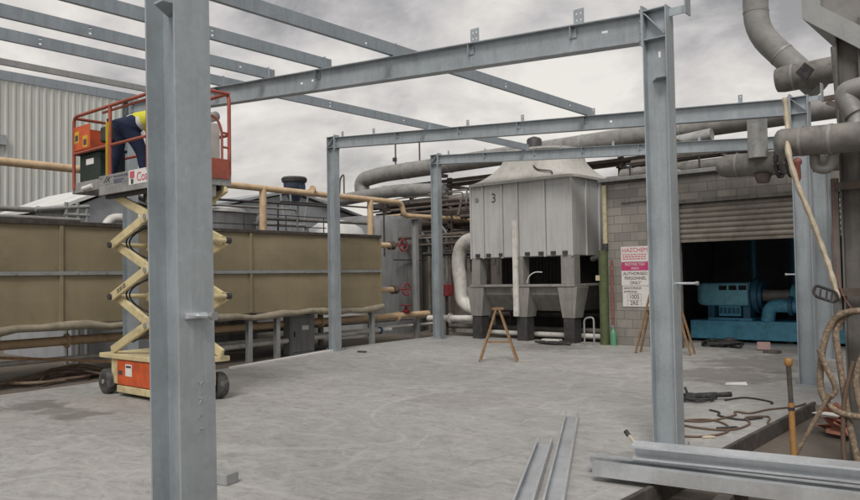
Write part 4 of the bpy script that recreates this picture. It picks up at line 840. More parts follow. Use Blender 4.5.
# small litter at the door
t = thing('debris_heap', 'black rag and cable heap on the floor before the compressor', 'debris', (-6.0, 17.2, 0))
for i in range(5):
    r_ = random.Random(90 + i); p = [(-6.1 + r_.uniform(-.4, .5), 17.0 + r_.uniform(-.2, .3), .03 + .1*r_.random()) for _ in range(6)]
    MB().tube(smooth_path(p), .03, 7).build('cable', 'cord_black', t, smooth=True)
MB().lathe((-5.9, 17.1, 0), (0, 0, 1), [(0, .14), (.16, .15), (.2, .1)], 12).build('can', 'dark_metal', t)
solo(MB().box((-5.08, 16.75, .09), (.26, .2, .15), Matrix.Rotation(.3, 3, 'Z')), 'carton', 'pink_card', 'small crumpled pinkish white carton at the shutter threshold', 'carton', bevel=.01)
solo(MB().box((-4.75, 16.2, .03), (.3, .2, .06), Matrix.Rotation(-.2, 3, 'Z')), 'concrete_offcut', 'debris', 'grey scrap lying left of the shutter column base', 'scrap', bevel=.01)

# ------------------------------------------------------------------ scissor lift
LX0, LX1, LY0, LY1 = -11.15, -9.08, 5.5, 6.28
t = thing('scissor_lift', 'orange and cream scissor lift raised high with a worker on its platform', 'scissor lift', ((LX0 + LX1)/2, (LY0 + LY1)/2, 0))
lift = t
ch = MB().bb(LX0 + .22, LX1 - .32, LY0 + .04, LY1 - .04, .16, .52).build('chassis', 'cream', t, bevel=.015)
MB().bb(LX0 + .45, LX1 - .36, LY0 + .005, LY1 - .005, .055, .155).build('skirt', 'cream', t, bevel=.01)
MB().bb(LX0 - .06, LX1 + .06, LY0 - .005, LY1 + .005, .53, .60).build('top_frame', 'cream', t, bevel=.012)
for yy, sg in ((LY0 + .038, -1), (LY1 - .038, 1)):
    pn = MB().bb(LX0 + .44, LX1 - .36, yy - .022, yy + .022, .165, .522).build('side_panel', 'orange', t, bevel=.01)
    if sg < 0:
        MB().bb(-10.46, -10.28, yy - .0255, yy - .0225, .3, .47).build('warning_sticker', 'white', pn); MB().bb(-10.44, -10.3, yy - .028, yy - .026, .42, .45).build('sticker_band', 'ink', pn)
        MB().bb(-10.66, -10.55, yy - .0255, yy - .0225, .31, .37).build('slot', 'ink', pn)
for wx in (LX0 + .12, LX1 - .15):
    for wy in (LY0 + .05, LY1 - .05):
        sg = -1 if wy < 5.9 else 1
        w = MB().lathe((wx, wy - .075, .185), (0, 1, 0), [(0, .11), (.0, .15), (.012, .175), (.03, .185), (.12, .185), (.138, .175), (.15, .15), (.15, .11)], 28).build('wheel', 'tyre', t, smooth=True)
        MB().lathe((wx, wy - .078, .185), (0, 1, 0), [(0, .02), (0, .10), (.02, .112), (.136, .112), (.156, .1), (.156, .02)], 20).build('rim', 'dark_metal', w, smooth=True)
        MB().cyl((wx, wy - .09, .185), (wx, wy + .09, .185), .035, 10).build('hub', 'galv_dull', w)
MB().bb(LX0 + .3, LX0 + .42, LY0 + .08, LY1 - .08, .1, .3).build('axle', 'dark_metal', t); MB().bb(LX1 - .5, LX1 - .4, LY0 + .08, LY1 - .08, .1, .3).build('axle', 'dark_metal', t)
MB().bb(LX1 - .31, LX1 - .02, LY0 + .17, LY1 - .17, .2, .5).build('ladder_step', 'cream', t, bevel=.01)
lv_ = [.64, 1.43, 2.20, 2.93]; ax0, ax1 = -10.95, -8.98
for i in range(3):
    za, zb = lv_[i], lv_[i + 1]
    for sy, yb in ((1, LY0 + .07), (-1, LY1 - .07)):
        MB().bar((ax0, yb, za), (ax1, yb, zb), .05, .125).build('scissor_arm', 'cream', t, bevel=.01)
        MB().bar((ax0, yb + sy*.075, zb), (ax1, yb + sy*.075, za), .05, .125).build('scissor_arm', 'cream', t, bevel=.01)
        MB().cyl((( ax0 + ax1)/2, yb - .04, (za + zb)/2), ((ax0 + ax1)/2, yb + .11, (za + zb)/2), .04, 12).build('pivot_pin', 'galv_dull', t)
for z in lv_[1:3]:
    for x in (ax0, ax1): MB().cyl((x, LY0 + .03, z), (x, LY1 - .03, z), .035, 12).build('cross_tube', 'cream', t, smooth=True)
for i in range(3):
    zc = (lv_[i] + lv_[i + 1])/2; MB().cyl(((ax0 + ax1)/2 - .35, LY0 + .2, zc + .13), ((ax0 + ax1)/2 - .35, LY1 - .2, zc + .13), .03, 10).build('cross_tube', 'cream', t, smooth=True)
MB().tube([(-9.95, 5.9, .75), (-9.5, 5.9, 1.55)], .065, 12).build('lift_cylinder', 'black', t, smooth=True); MB().tube([(-9.5, 5.9, 1.55), (-9.25, 5.9, 2.0)], .035, 10).build('piston_rod', 'galv_bright', t, smooth=True)
MB().tube([(-9.95, 5.72, 1.2), (-9.6, 5.72, 2.0)], .06, 12).build('lift_cylinder', 'black', t, smooth=True)
for z in lv_[1:3]:
    for x in (ax0, ax1):
        for yy in (LY0 + .03, LY1 - .07): MB().cyl((x, yy - .02, z), (x, yy + .06, z), .045, 12).build('pivot_pin', 'dark_metal', t)
for o_ in (0, .05):
    hp_ = [];
    for i in range(3): za, zb = lv_[i], lv_[i + 1]; hp_ += [(ax0 + .25, LY0 + .2 + o_, za + .12), ((ax0 + ax1)/2 + .1, LY0 + .2 + o_, (za + zb)/2 - .03 + o_), (ax0 + .3, LY0 + .2 + o_, zb - .1)]
    MB().tube(smooth_path(hp_), .014, 6).build('hydraulic_hose', 'black', t, smooth=True)
a0, a1 = V((ax0, LY0 + .045, lv_[1])), V((ax1, LY0 + .045, lv_[2])); ad = (a1 - a0).normalized()
tx = text('2030 ES', .085, (0, 0, 0), 'ink', t); Rm = Matrix.Rotation(-math.atan2(ad.z, ad.x), 3, 'Y')
for v in tx.data.vertices: v.co = Rm @ (v.co + wloc(t)) + a0 + ad*.34 + V((0, -.003, 0)) - wloc(t)
# platform
PZ = 3.12; PX0, PX1, EX0 = -11.18, -9.0, -12.08
MB().bb(PX0, PX1, LY0, LY1, PZ - .05, PZ).build('deck', 'deck_grey', t)
MB().bb(PX0, PX1, LY0 - .02, LY0 + .012, 2.95, 3.24).build('toe_board', 'deck_grey', t, bevel=.006); MB().bb(PX0, PX1, LY1 - .012, LY1 + .02, 2.95, 3.24).build('toe_board', 'deck_grey', t, bevel=.006)
MB().bb(PX1 - .012, PX1 + .018, LY0 - .019, LY1 + .019, 2.96, 3.235).build('toe_board', 'deck_grey', t, bevel=.006)
ex = MB().bb(EX0, PX0 + .3, LY0 + .03, LY1 - .03, PZ + .002, PZ + .03).build('extension_deck', 'deck_grey', t)
for yy in (LY0 + .022, LY1 - .022): MB().bb(EX0, PX0 - .002, yy - .008, yy + .008, 3.06, 3.22).build('extension_side', 'deck_grey', t, bevel=.004)
MB().bb(EX0 - .02, EX0 - .001, LY0 + .0, LY1 - .0, 3.05, 3.23).build('extension_end', 'deck_grey', t, bevel=.004)
MB().cyl((-11.75, LY0 + .012, 3.11), (-11.45, LY0 + .012, 3.13), .035, 10).build('sticker', 'white', t)
MB().bb(PX0 + .06, PX1 - .06, LY0 + .05, LY0 + .12, 2.90, 3.07).build('deck_beam', 'dark_metal', t); MB().bb(PX0 + .06, PX1 - .06, LY1 - .12, LY1 - .05, 2.90, 3.07).build('deck_beam', 'dark_metal', t)
MB().bb(PX1 - .3, PX1 - .02, LY0 + .2, LY1 - .2, 2.8, 3.06).build('entry_step', 'deck_grey', t, bevel=.01)
# stickers on the near toe board
yf = LY0 - .0205
st = MB().bb(-10.28, -9.2, yf - .003, yf, 3.03, 3.235).build('hire_sign', 'white', t)
text('Coates', .18, (-9.80, yf - .0045, 3.12), 'sign_red', st); MB().bb(-10.25, -10.12, yf - .005, yf - .003, 3.12, 3.22).build('printed_figure', 'sign_red', st); MB().bb(-10.22, -10.15, yf - .006, yf - .0045, 3.04, 3.11).build('printed_figure', 'ink', st)
s2 = MB().bb(-11.14, -10.34, yf - .003, yf, 3.10, 3.235).build('rating_plate', 'deck_grey', t)
r_ = random.Random(5)
for zb, n0 in ((3.19, 9), (3.14, 8), (3.11, 6)):
    m = MB(); x = -10.72
    for i in range(n0): w = r_.uniform(.018, .04); m.bb(x, x + w, yf - .0045, yf - .003, zb - .015, zb + .016); x += w + .012
    m.build('small_print', 'ink_blue', s2)
m = MB(); m.bar((-11.02, yf - .004, 3.12), (-10.92, yf - .004, 3.21), .002, .02); m.bar((-10.95, yf - .004, 3.13), (-10.82, yf - .004, 3.20), .002, .02); m.bar((-10.9, yf - .004, 3.21), (-10.84, yf - .004, 3.12), .002, .02); m.build('printed_logo', 'ink', s2)
for x in (-11.12, -10.78, -10.36): MB().cyl((x, yf - .006, 3.2), (x, yf, 3.2), .012, 8).build('rivet', 'ink', t)
# guard rails
RT, RM = 4.27, 3.68
def rl(pts, nm='guard_rail', mt='red_rail', r=.024): return MB().tube(rnd(pts, .12, 5) if len(pts) > 2 else pts, r, 10).build(nm, mt, t, smooth=True)
ya, yb_ = LY0 + .0, LY1 - .0
for yy in (ya, yb_): rl([(EX0 + .04, yy, PZ), (EX0 + .04, yy, RT), (PX1, yy, RT), (PX1, yy, PZ)], r=.026)
for yy in (ya, yb_): rl([(EX0 + .05, yy, RM), (PX1, yy, RM)], r=.022)
rl([(EX0 + .04, ya, RT - .02), (EX0 + .04, yb_, RT - .02)]); rl([(EX0 + .04, ya, RM), (EX0 + .04, yb_, RM)]); rl([(PX1, ya, RT - .01), (PX1, yb_, RT - .01)])
for x in (-10.87, -9.8): 
    for yy in (ya, yb_): rl([(x, yy, 3.2), (x, yy, RT)], 'rail_post', r=.026)
for yy in (ya + .03, yb_ - .03): rl([(-11.15, yy, RT - .06), (-9.8, yy, RT - .06)], r=.018)
rl(rnd([(PX1, yb_ - .12, 3.2), (PX1, yb_ - .12, 3.75), (PX1, yb_ - .22, 3.92), (PX1, ya + .1, 3.92)], .1), 'gate_bar', r=.018)
for z in (3.7, 3.5): rl([(PX1, yb_ - .12, z), (PX1, yb_, z)], 'gate_bar', r=.016)
MB().bb(PX1 + .02, PX1 + .04, ya + .02, yb_ - .02, 3.05, 3.33).build('gate_panel', 'red_rail', t, bevel=.006)
# end plates with yellow stickers, controller, bag and crate on the left end
ep = MB().bb(EX0 - .01, EX0 + .012, ya + .02, yb_ - .02, 3.70, 4.12).build('end_panel', 'orange', t, bevel=.006)
sp_ = MB().bb(EX0 + .06, -11.5, ya - .006, ya + .006, 3.72, 4.1).build('side_plate', 'orange', t, bevel=.006)
for x, z in ((-11.93, 3.93), (-11.65, 3.84)):
    q = MB().bb(x - .075, x + .075, ya - .0085, ya - .0062, z - .09, z + .09).build('caution_sticker', 'yellow', sp_); MB().bb(x - .05, x + .05, ya - .0105, ya - .0087, z - .06, z + .03).build('sticker_symbol', 'ink', q)
MB().bb(-11.32, -11.02, ya + .06, ya + .26, 3.78, 4.02).build('control_box', 'dark_metal', t, bevel=.03); MB().tube([(-11.2, ya + .15, 4.02), (-11.18, ya + .13, 4.14)], [.02, .028], 8).build('joystick', 'black', t)
MB().bb(-9.42, -9.14, yb_ - .25, yb_ - .05, 3.3, 3.86).build('document_box', 'white_cloth', t, bevel=.02); MB().bb(PX1 + .0255, PX1 + .04, 5.72, 5.86, 3.5, 3.8).build('caution_sticker', 'yellow', t)
MB().lathe((-9.25, yb_ - .1, 3.96), (1, 0, 0), [(-.1, .04), (-.08, .07), (.08, .07), (.1, .04)], 12).build('beacon', 'pipe_pale', t, smooth=True)
MB().tube([(-10.98, ya + .03, 3.2), (-10.86, ya - .03, 4.02)], .045, 8, True, .4).build('lanyard', 'yellow', t, smooth=True)
t = thing('tool_crate', 'dark green crate standing on the left end of the lift platform', 'crate', (-11.65, 5.75, PZ + .03))
MB().bb(-11.98, -11.32, 5.56, 5.98, PZ + .031, 3.66).build('body', 'dark_green', t, bevel=.02); MB().bb(-12.0, -11.30, 5.54, 6.0, 3.662, 3.71).build('lid', 'dark_green', t, bevel=.01)
MB().bb(-11.74, -11.5, 5.552, 5.559, 3.48, 3.57).build('label_plate', 'white', t)
t = thing('rag_bundle', 'pale cloth bundle lying on the platform beside the worker', 'rag', (-11.2, 5.6, PZ)); MB().loft([[V((-11.22 + r*math.cos(a_*.785)*1.5, 5.66 + .6*r*math.sin(a_*.785), z)) for a_ in range(8)] for r, z in ((.1, PZ + .032), (.13, PZ + .09), (.1, PZ + .15), (.04, PZ + .18))]).build('cloth', 'white_cloth', t, smooth=True)

# ------------------------------------------------------------------ worker bending on the platform
def skin(name, verts, edges, rad, mat, parent, lev=2, root=0):
    me = bpy.data.meshes.new(name); off = wloc(parent); me.from_pydata([tuple(V(v) - off) for v in verts], edges, [])
    o = bpy.data.objects.new(name, me); COL.objects.link(o); m = o.modifiers.new('s', 'SKIN'); m.use_smooth_shade = True
    for i, r in enumerate(rad):
        sv = me.skin_vertices[0].data[i]; sv.radius = r if isinstance(r, tuple) else (r, r); sv.use_root = (i == root)
    u = o.modifiers.new('u', 'SUBSURF'); u.levels = lev; u.render_levels = lev
    dg = bpy.context.evaluated_depsgraph_get(); m2 = bpy.data.meshes.new_from_object(o.evaluated_get(dg)); o.modifiers.clear(); o.data = m2; m2.materials.clear(); m2.materials.append(M[mat])
    for p in m2.polygons: p.use_smooth = True
    m2.name = name; o.parent = parent; return o
def blob(name, caps, mat, parent, vox=.016, sm=8):
    mb = MB()
    for p, q, r0, r1 in caps:
        p, q = V(p), V(q); d = (q - p); ln = max(d.length, .001); d = d / ln if d.length > .001 else V((0, 0, 1))
        prof = [(-r0 * math.cos(a_), r0 * math.sin(a_)) for a_ in (0, .35, .7, 1.05, 1.4)] + [(ln + r1 * math.sin(a_), r1 * math.cos(a_)) for a_ in (0, .35, .7, 1.05, 1.4, 1.57)]
        mb.lathe(p, d, prof, 18)
    o = mb.build(name, mat, parent); m = o.modifiers.new('r', 'REMESH'); m.mode = 'VOXEL'; m.voxel_size = vox; k = o.modifiers.new('s', 'SMOOTH'); k.iterations = sm; k.factor = .5
    dg = bpy.context.evaluated_depsgraph_get(); m2 = bpy.data.meshes.new_from_object(o.evaluated_get(dg)); o.modifiers.clear(); o.data = m2; m2.name = name
    for p_ in m2.polygons: p_.use_smooth = True
    return o
man = thing('person', 'worker in navy trousers and yellow and navy top bending over on the lift platform', 'person', (-10.88, 5.85, PZ))
DZ = PZ
pel = V((-11.0, 5.80, DZ + .88)); F = V((.58, .50, 0)).normalized(); Lt = V((-F.y, F.x, 0)); Lt = V((-.56, -.36, 0)).normalized()  # body's left shows on the left
fl, fr = V((-11.2, 5.66, DZ + .09)), V((-10.74, 6.0, DZ + .09))
hl, hr = pel + Lt*.10 + V((0, 0, -.03)), pel - Lt*.10 + V((0, 0, -.03))
kl = (hl + fl)/2 + F*.05 + V((0, 0, .02)); kr = (hr + fr)/2 + F*.05 + V((0, 0, .02))
sp1 = pel + F*.15 + V((0, 0, .07)); sp2 = pel + F*.32 + V((0, 0, .13)); chst = pel + F*.48 + V((0, 0, .15)); nk = chst + F*.10 + V((0, 0, .02)); hd0 = nk + F*.07 + V((0, 0, -.03)); hd1 = hd0 + F*.11 + V((0, 0, -.07))
shl, shr = chst + Lt*.19 + V((0, 0, -.01)), chst - Lt*.19 + V((0, 0, -.01))
ell, elr = shl + F*.10 + V((0, 0, -.27)), shr + F*.12 + V((0, 0, -.26)); wrl, wrr = ell + F*.12 + V((0, 0, -.2)), elr + F*.14 + V((0, 0, -.19))
body_v = [pel, sp1, sp2, chst, nk, hd0, hd1, hl, kl, fl, hr, kr, fr, shl, ell, wrl, shr, elr, wrr, fl + F*.14 + V((0, 0, -.04)), fr + F*.14 + V((0, 0, -.04)), hd1 + F*.05 + V((0, 0, -.055))]
body_e = [(0, 1), (1, 2), (2, 3), (3, 4), (4, 5), (5, 6), (0, 7), (7, 8), (8, 9), (0, 10), (10, 11), (11, 12), (3, 13), (13, 14), (14, 15), (3, 16), (16, 17), (17, 18), (9, 19), (12, 20), (6, 21)]
body_r = [.115, .11, .115, .12, .06, .085, .095, .08, .055, .042, .08, .055, .042, .06, .043, .03, .06, .043, .03, .035, .035, .06]
bodyo = skin('body', body_v, body_e, body_r, 'skin', man)
# hands: five separate curled fingers each
for w, e_, s_ in ((wrl, ell, 1), (wrr, elr, -1)):
    d = (w - e_).normalized(); side = Lt*s_; pal = w + d*.07
    vs, es, rs = [w, pal - d*.02, pal + d*.03], [(0, 1), (1, 2)], [.026, (.036, .018), (.034, .016)]
    nrm = d.cross(side).normalized()
    for i, (o_, ln) in enumerate(((-.027, .062), (-.009, .072), (.009, .068), (.026, .054))):
        b = pal + d*.035 + side*o_; p1 = b + d*ln*.5 + nrm*.008*s_; p2 = p1 + d*ln*.3 + F*.02 - V((0, 0, 0)); p3 = p2 + d*ln*.1 + F*.03
        k_ = len(vs); vs += [b, p1, p2, p3]; es += [(2, k_), (k_, k_ + 1), (k_ + 1, k_ + 2), (k_ + 2, k_ + 3)]; rs += [.0095, .009, .008, .007]
    k_ = len(vs); vs += [pal + F*.03 - d*.01, pal + F*.055 + d*.02, pal + F*.065 + d*.045]; es += [(1, k_), (k_, k_ + 1), (k_ + 1, k_ + 2)]; rs += [.012, .010, .008]
    skin('hand', vs, es, rs, 'skin', man, 2)
# trousers and shirt grown a little outside the body
zu = V((0, 0, 1))
def legcaps(h, k, f): return [(h - F*.05, (h + k)/2, .135, .112), ((h + k)/2, k, .112, .092), (k, (k + f)/2, .092, .083), ((k + f)/2, f + zu*.06, .083, .078)]
blob('trousers', [(pel + Lt*.07 - F*.03, pel + Lt*.06 + F*.10 + zu*.04, .145, .135), (pel - Lt*.07 - F*.03, pel - Lt*.06 + F*.10 + zu*.04, .145, .135), (pel, sp1 + F*.02, .15, .145)] + legcaps(hl, kl, fl) + legcaps(hr, kr, fr), 'navy', man)
blob('shirt_tail', [(sp1 + Lt*.05, sp1 + F*.09 + Lt*.05 + zu*.03, .13, .13), (sp1 - Lt*.05, sp1 + F*.09 - Lt*.05 + zu*.03, .13, .13)], 'white_cloth', man, sm=5)
blob('shirt', [(sp1 + F*.10 + Lt*.05 + zu*.035, chst + Lt*.06, .135, .125), (sp1 + F*.10 - Lt*.05 + zu*.035, chst - Lt*.06, .135, .125), (chst, nk - F*.03, .13, .075), (chst + Lt*.1, shl, .10, .085), (shl, ell, .082, .062), (ell, wrl - (wrl - ell)*.12, .062, .046), (chst - Lt*.1, shr, .10, .085), (shr, elr, .082, .062), (elr, wrr - (wrr - elr)*.12, .062, .046)], 'hivis', man)
bd = MB(); c0 = (sp1 + chst)/2; st_ = []
for k_ in range(25):
    a_ = 2*math.pi*k_/24; st_.append(c0 + Lt*.205*math.cos(a_) + (F.cross(Lt))*.155*math.sin(a_) + F*.02)
bd.tube(st_, .012, 6, False, .4); bd.build('reflective_band', 'white', man, smooth=True)
for f_ in (fl, fr): blob('boot', [(f_ + zu*.08, f_ - zu*.02, .062, .055), (f_ - zu*.03 - F*.03, f_ - zu*.045 + F*.13, .05, .042), (f_ - zu*.045 + F*.13, f_ - zu*.05 + F*.18, .042, .036)], 'boot', man, .012, 4)
blob('hair', [(hd0 + zu*.03, hd1 + zu*.025 + F*.03, .075, .085), ((hd0 + hd1)/2 + zu*.03, hd1 + zu*.02, .09, .09)], 'hair', man, .012, 4)

# ------------------------------------------------------------------ trestles
def trestle(cx, cy, ux, label, h=1.0, hw=.36, mat='timber'):
    """ux: unit vector of the spread"""
    t = thing('timber_trestle', label, 'trestle', (cx, cy, 0), 'timber trestles on the slab')
    u = V((ux[0], ux[1], 0)).normalized(); w = V((-u.y, u.x, 0)); c = V((cx, cy, 0))
    MB().box(c + V((0, 0, h + .01)), (.22, .07, .05), Matrix.Rotation(math.atan2(u.y, u.x) + .4, 3, 'Z')).build('head', mat, t, bevel=.006)
    for s_ in (-1, 1):
        for q in (-1, 1):
            MB().bar(c + u*s_*.035 + w*q*.05 + V((0, 0, h - .01)), c + u*s_*hw + w*q*.16 + V((0, 0, .003)), .035, .045, (w.x, w.y, 0)).build('leg', mat, t)
        f = .58; MB().bar(c + u*s_*(.035 + (hw - .035)*f) + w*-(.05 + .11*f) + V((0, 0, h*(1 - f))), c + u*s_*(.035 + (hw - .035)*f) + w*(.05 + .11*f) + V((0, 0, h*(1 - f))), .02, .05).build('rung', mat, t)
    f = .62; MB().bar(c - u*(.035 + (hw - .035)*f) - w*(.05 + .11*f) + V((0, 0, h*(1 - f))), c + u*(.035 + (hw - .035)*f) - w*(.05 + .11*f) + V((0, 0, h*(1 - f))), .02, .035).build('brace', mat, t)
    return t
trestle(-8.6, 12.12, (.85, .5), 'timber trestle standing alone before the cooling tower', 1.0, .36)
trestle(-6.5, 15.02, (.95, .1), 'taller timber trestle half hidden behind the tall column beside the signs', 2.05, .56)

# ------------------------------------------------------------------ purlin bundles on the ground
def cchan(h, b, th, lip):   # C profile open towards +side
    return [(0, 0), (b, 0), (b, lip), (b - th, lip), (b - th, th), (th, th), (th, h - th), (b - th, h - th), (b - th, h - lip), (b, h - lip), (b, h), (0, h)]
def cpur(p, q, label, h=.15, b=.06, up=(0, 0, 1), flip=1, group='loose galvanised purlins on the ground', name='loose_purlin'):
    pr_ = [(a*flip, c) for a, c in cchan(h, b, .003, .018)]
    if flip < 0: pr_ = pr_[::-1]
    return solo(MB().section(p, q, pr_, up), name, 'galv_bright', label, 'purlin', group)
dr = V((math.cos(math.radians(8)), math.sin(math.radians(8)), 0)); pn_ = V((-dr.y, dr.x, 0)); dt = V((math.cos(math.radians(10)), math.sin(math.radians(10)), 0))
o1 = V((-3.0, 5.48, .047))
cpur(o1, o1 + dr*5.0, 'front purlin of the right bundle, flat web facing the viewer', .108, .08, flip=-1)
o2 = V((-3.17, 5.76, .047)); cpur(o2, o2 + dr*5.0, 'rear purlin of the right bundle, its end sticking out farthest', .108, .06, flip=1)
o4 = V((-2.95, 5.57, .05)); cpur(o4, o4 + dr*5.0, 'middle purlin of the right bundle lying between the outer two', .075, .09, flip=-1)
o3 = V((-2.79, 5.70, .162)); o3 = o3 + V((0, .12, .025)); cpur(o3, o3 + dt*5.0, 'top purlin resting on the right bundle, its open side facing the viewer', .115, .11, flip=1, up=(0, -.2, .98))
for d_ in (1.0, 3.6):
    p = o1 + dr*d_; zb = -.13 if p.x > -2.55 else 0
    solo(MB().box((p.x, p.y + .12, (zb + .043)/2), (.1, .7, .043 - zb), Matrix.Rotation(.1, 3, 'Z')), 'timber_bearer', 'timber_dark', 'dark timber bearer under the ' + ('left' if d_ < 2 else 'right') + ' part of the right purlin bundle', 'timber', bevel=.006)
tsk = thing('marker_stick', 'short pale stick with black tip poking up behind the right purlin bundle', 'stick', (-2.66, 5.74, .2)); MB().tube([(-2.72, 5.92, .12), (-2.93, 5.98, .30)], .012, 8).build('stick', 'canvas', tsk); MB().tube([(-2.922, 5.978, .292), (-2.955, 5.987, .325)], .02, 8).build('tip', 'black', tsk)
# left pair: open channels lying on their webs
def trough(p, q, label):
    pr_ = [(-.075, 0), (.075, 0), (.075, .062), (.057, .062), (.057, .059), (.072, .059), (.072, .003), (-.072, .003), (-.072, .059), (-.057, .059), (-.057, .062), (-.075, .062)]
    return solo(MB().section(p, q, pr_), 'loose_purlin', 'galv_bright', label, 'purlin', 'loose galvanised purlins on the ground')
da = V((-4.02, 6.42, .006)) ; db = V((-2.05, 2.65, .006)); trough(da, db, 'left of the two open purlins lying lengthways in the foreground')
da = V((-4.50, 7.78, .006)); db = V((-1.84, 2.70, .006)); trough(da, db, 'right and longer of the two open purlins lying lengthways in the foreground')
for y_, x_ in ((6.0, -3.72), (3.6, -2.45)): pass
solo(MB().box((-5.40, 3.66, .045), (.27, .14, .09), Matrix.Rotation(.2, 3, 'Z')), 'concrete_offcut', 'galv_dull', 'grey block on concrete right beside the huge foreground column', 'block', bevel=.008)

# ------------------------------------------------------------------ slab edge, tools and litter on the right
solo(MB().box((-2.545, 7.6, -.05), (.045, 5.4, .155)), 'edge_board', 'timber_dark', 'dark wet timber board along the right slab edge', 'board', bevel=.006)
t = thing('angle_grinder', 'black power tool lying on concrete with its cable heaped around', 'power tool', (-3.75, 9.75, 0))
MB().tube([(-3.92, 9.62, .05), (-3.62, 9.95, .06)], [.045, .04], 10).build('body', 'black', t, smooth=True); MB().tube([(-3.62, 9.95, .06), (-3.48, 10.08, .065)], [.03, .035], 10).build('handle', 'black', t, smooth=True)
MB().cyl((-3.97, 9.56, .02), (-3.97, 9.56, .05), .085, 20).build('disc', 'dark_metal', t); MB().tube([(-3.88, 9.66, .06), (-3.96, 9.76, .15)], .018, 8).build('side_handle', 'black', t)
for i in range(4):
    r_ = random.Random(20 + i); p = [(-3.85 + .32*math.cos(j*1.2 + i)*r_.uniform(.6, 1), 9.72 + .26*math.sin(j*1.2 + i)*r_.uniform(.6, 1), .012 + .05*r_.random()) for j in range(8)]
    MB().tube(smooth_path(p), .011, 6).build('cable', 'cord_black', t, smooth=True)
def cord(pts, label, mt, r=.011, z=.012): return solo(MB().tube(smooth_path([(x, y, z) for x, y in pts], 7), r, 7), 'power_cord', mt, label, 'cord', 'cords trailing over the slab', smooth=True)
cord([(-3.5, 9.9), (-3.35, 10.25), (-3.0, 10.1), (-2.95, 9.95)], 'short black cord curling away from the power tool', 'cord_black')
cord([(-3.5, 8.3), (-3.2, 8.35), (-3.05, 8.9), (-3.12, 9.15), (-2.95, 9.15), (-2.86, 9.5), (-2.66, 9.9), (-2.62, 10.2)], 'brown cord snaking towards the far end of the slab edge', 'cord_brown')
cord([(-3.3, 7.45), (-2.95, 7.55), (-2.80, 7.9), (-2.92, 8.3), (-3.2, 8.5), (-3.45, 8.2)], 'dark cord looping nearest the tall column foot', 'cord_brown')
cord([(-3.55, 8.2), (-3.2, 8.0), (-2.82, 8.05), (-2.75, 8.5), (-2.9, 8.85), (-2.72, 9.05), (-2.62, 8.7), (-2.58, 8.6)], 'long brown cord looping beside the dark edge board', 'cord_brown')
cord([(-3.4, 9.1), (-3.25, 9.0), (-3.18, 8.8), (-2.9, 8.7), (-2.75, 8.95)], 'black cord in the middle of the cord tangle', 'cord_black')
cord([(-2.9, 7.55), (-2.86, 7.6), (-2.80, 7.62)], 'stubby pale plug end near the bundle', 'canvas', .014)
solo(MB().bar((-2.92, 8.02, .016), (-2.78, 8.2, .016), .05, .03), 'metal_offcut', 'dark_metal', 'small dark offcut beside the slab edge board', 'scrap')
pm = MB().loft([[V((-3.98, 11.28, .006)), V((-3.7, 11.42, .006)), V((-3.78, 11.6, .006)), V((-4.04, 11.48, .006))], [V((-3.97, 11.28, .03)), V((-3.71, 11.43, .014)), V((-3.78, 11.59, .03)), V((-4.03, 11.47, .012))]])
solo(pm, 'paper_sheet', 'paper', 'crumpled white paper lying alone on the slab', 'paper')
# torn carton on lower ground
t = thing('torn_carton', 'torn red brown carton with white pieces on the lower ground by the post', 'carton', (-2.1, 9.1, -.13))
r_ = random.Random(11)
for i in range(8):
    Rr = Matrix.Rotation(r_.uniform(0, 3), 3, 'Z') @ Matrix.Rotation(r_.uniform(-.7, .7), 3, 'X') @ Matrix.Rotation(r_.uniform(-.5, .5), 3, 'Y'); cc = V((-2.12 + r_.uniform(-.24, .24), 9.1 + r_.uniform(-.24, .28), -.06 + .02*i)); w_, h_ = r_.uniform(.1, .17), r_.uniform(.07, .13)
    MB().loft([[cc + Rr @ V((x*w_*r_.uniform(.75, 1.1), y*h_*r_.uniform(.7, 1.1), z + .03*abs(x)*r_.uniform(-1, 1))) for x, y in ((-1, -1), (0, -1.1), (1, -.9), (1, 1), (.1, .9), (-1, 1))] for z in (0, .01)]).build('cardboard_flap', 'cardboard', t)
for i in range(3): MB().box((-2.1 + r_.uniform(-.15, .15), 9.12 + r_.uniform(-.1, .2), .07 + .02*i), (.2, .16, .01), Matrix.Rotation(r_.uniform(0, 3), 3, 'Z') @ Matrix.Rotation(r_.uniform(-.5, .5), 3, 'X')).build('paper_piece', 'paper', t)
# yellow handled bar
t = thing('digging_bar', 'upright ochre bar with dark upper half standing near the slab edge', 'bar', (-2.0, 7.32, -.13))
MB().tube([(-1.985, 7.3, -.13), (-2.0, 7.32, .47)], .027, 12).build('shaft', 'ochre', t, smooth=True); MB().tube([(-2.0, 7.32, .471), (-2.015, 7.335, .80)], .022, 12).build('grip', 'timber_dark', t, smooth=True)
MB().lathe((-2.016, 7.336, .79), (0, 0, 1), [(0, .022), (.015, .034), (.06, .036), (.075, .024)], 14)  .build('knob', 'ochre', t, smooth=True); MB().cyl((-1.999, 7.319, .40), (-2.0, 7.32, .43), .029, 12).build('band', 'black', t)

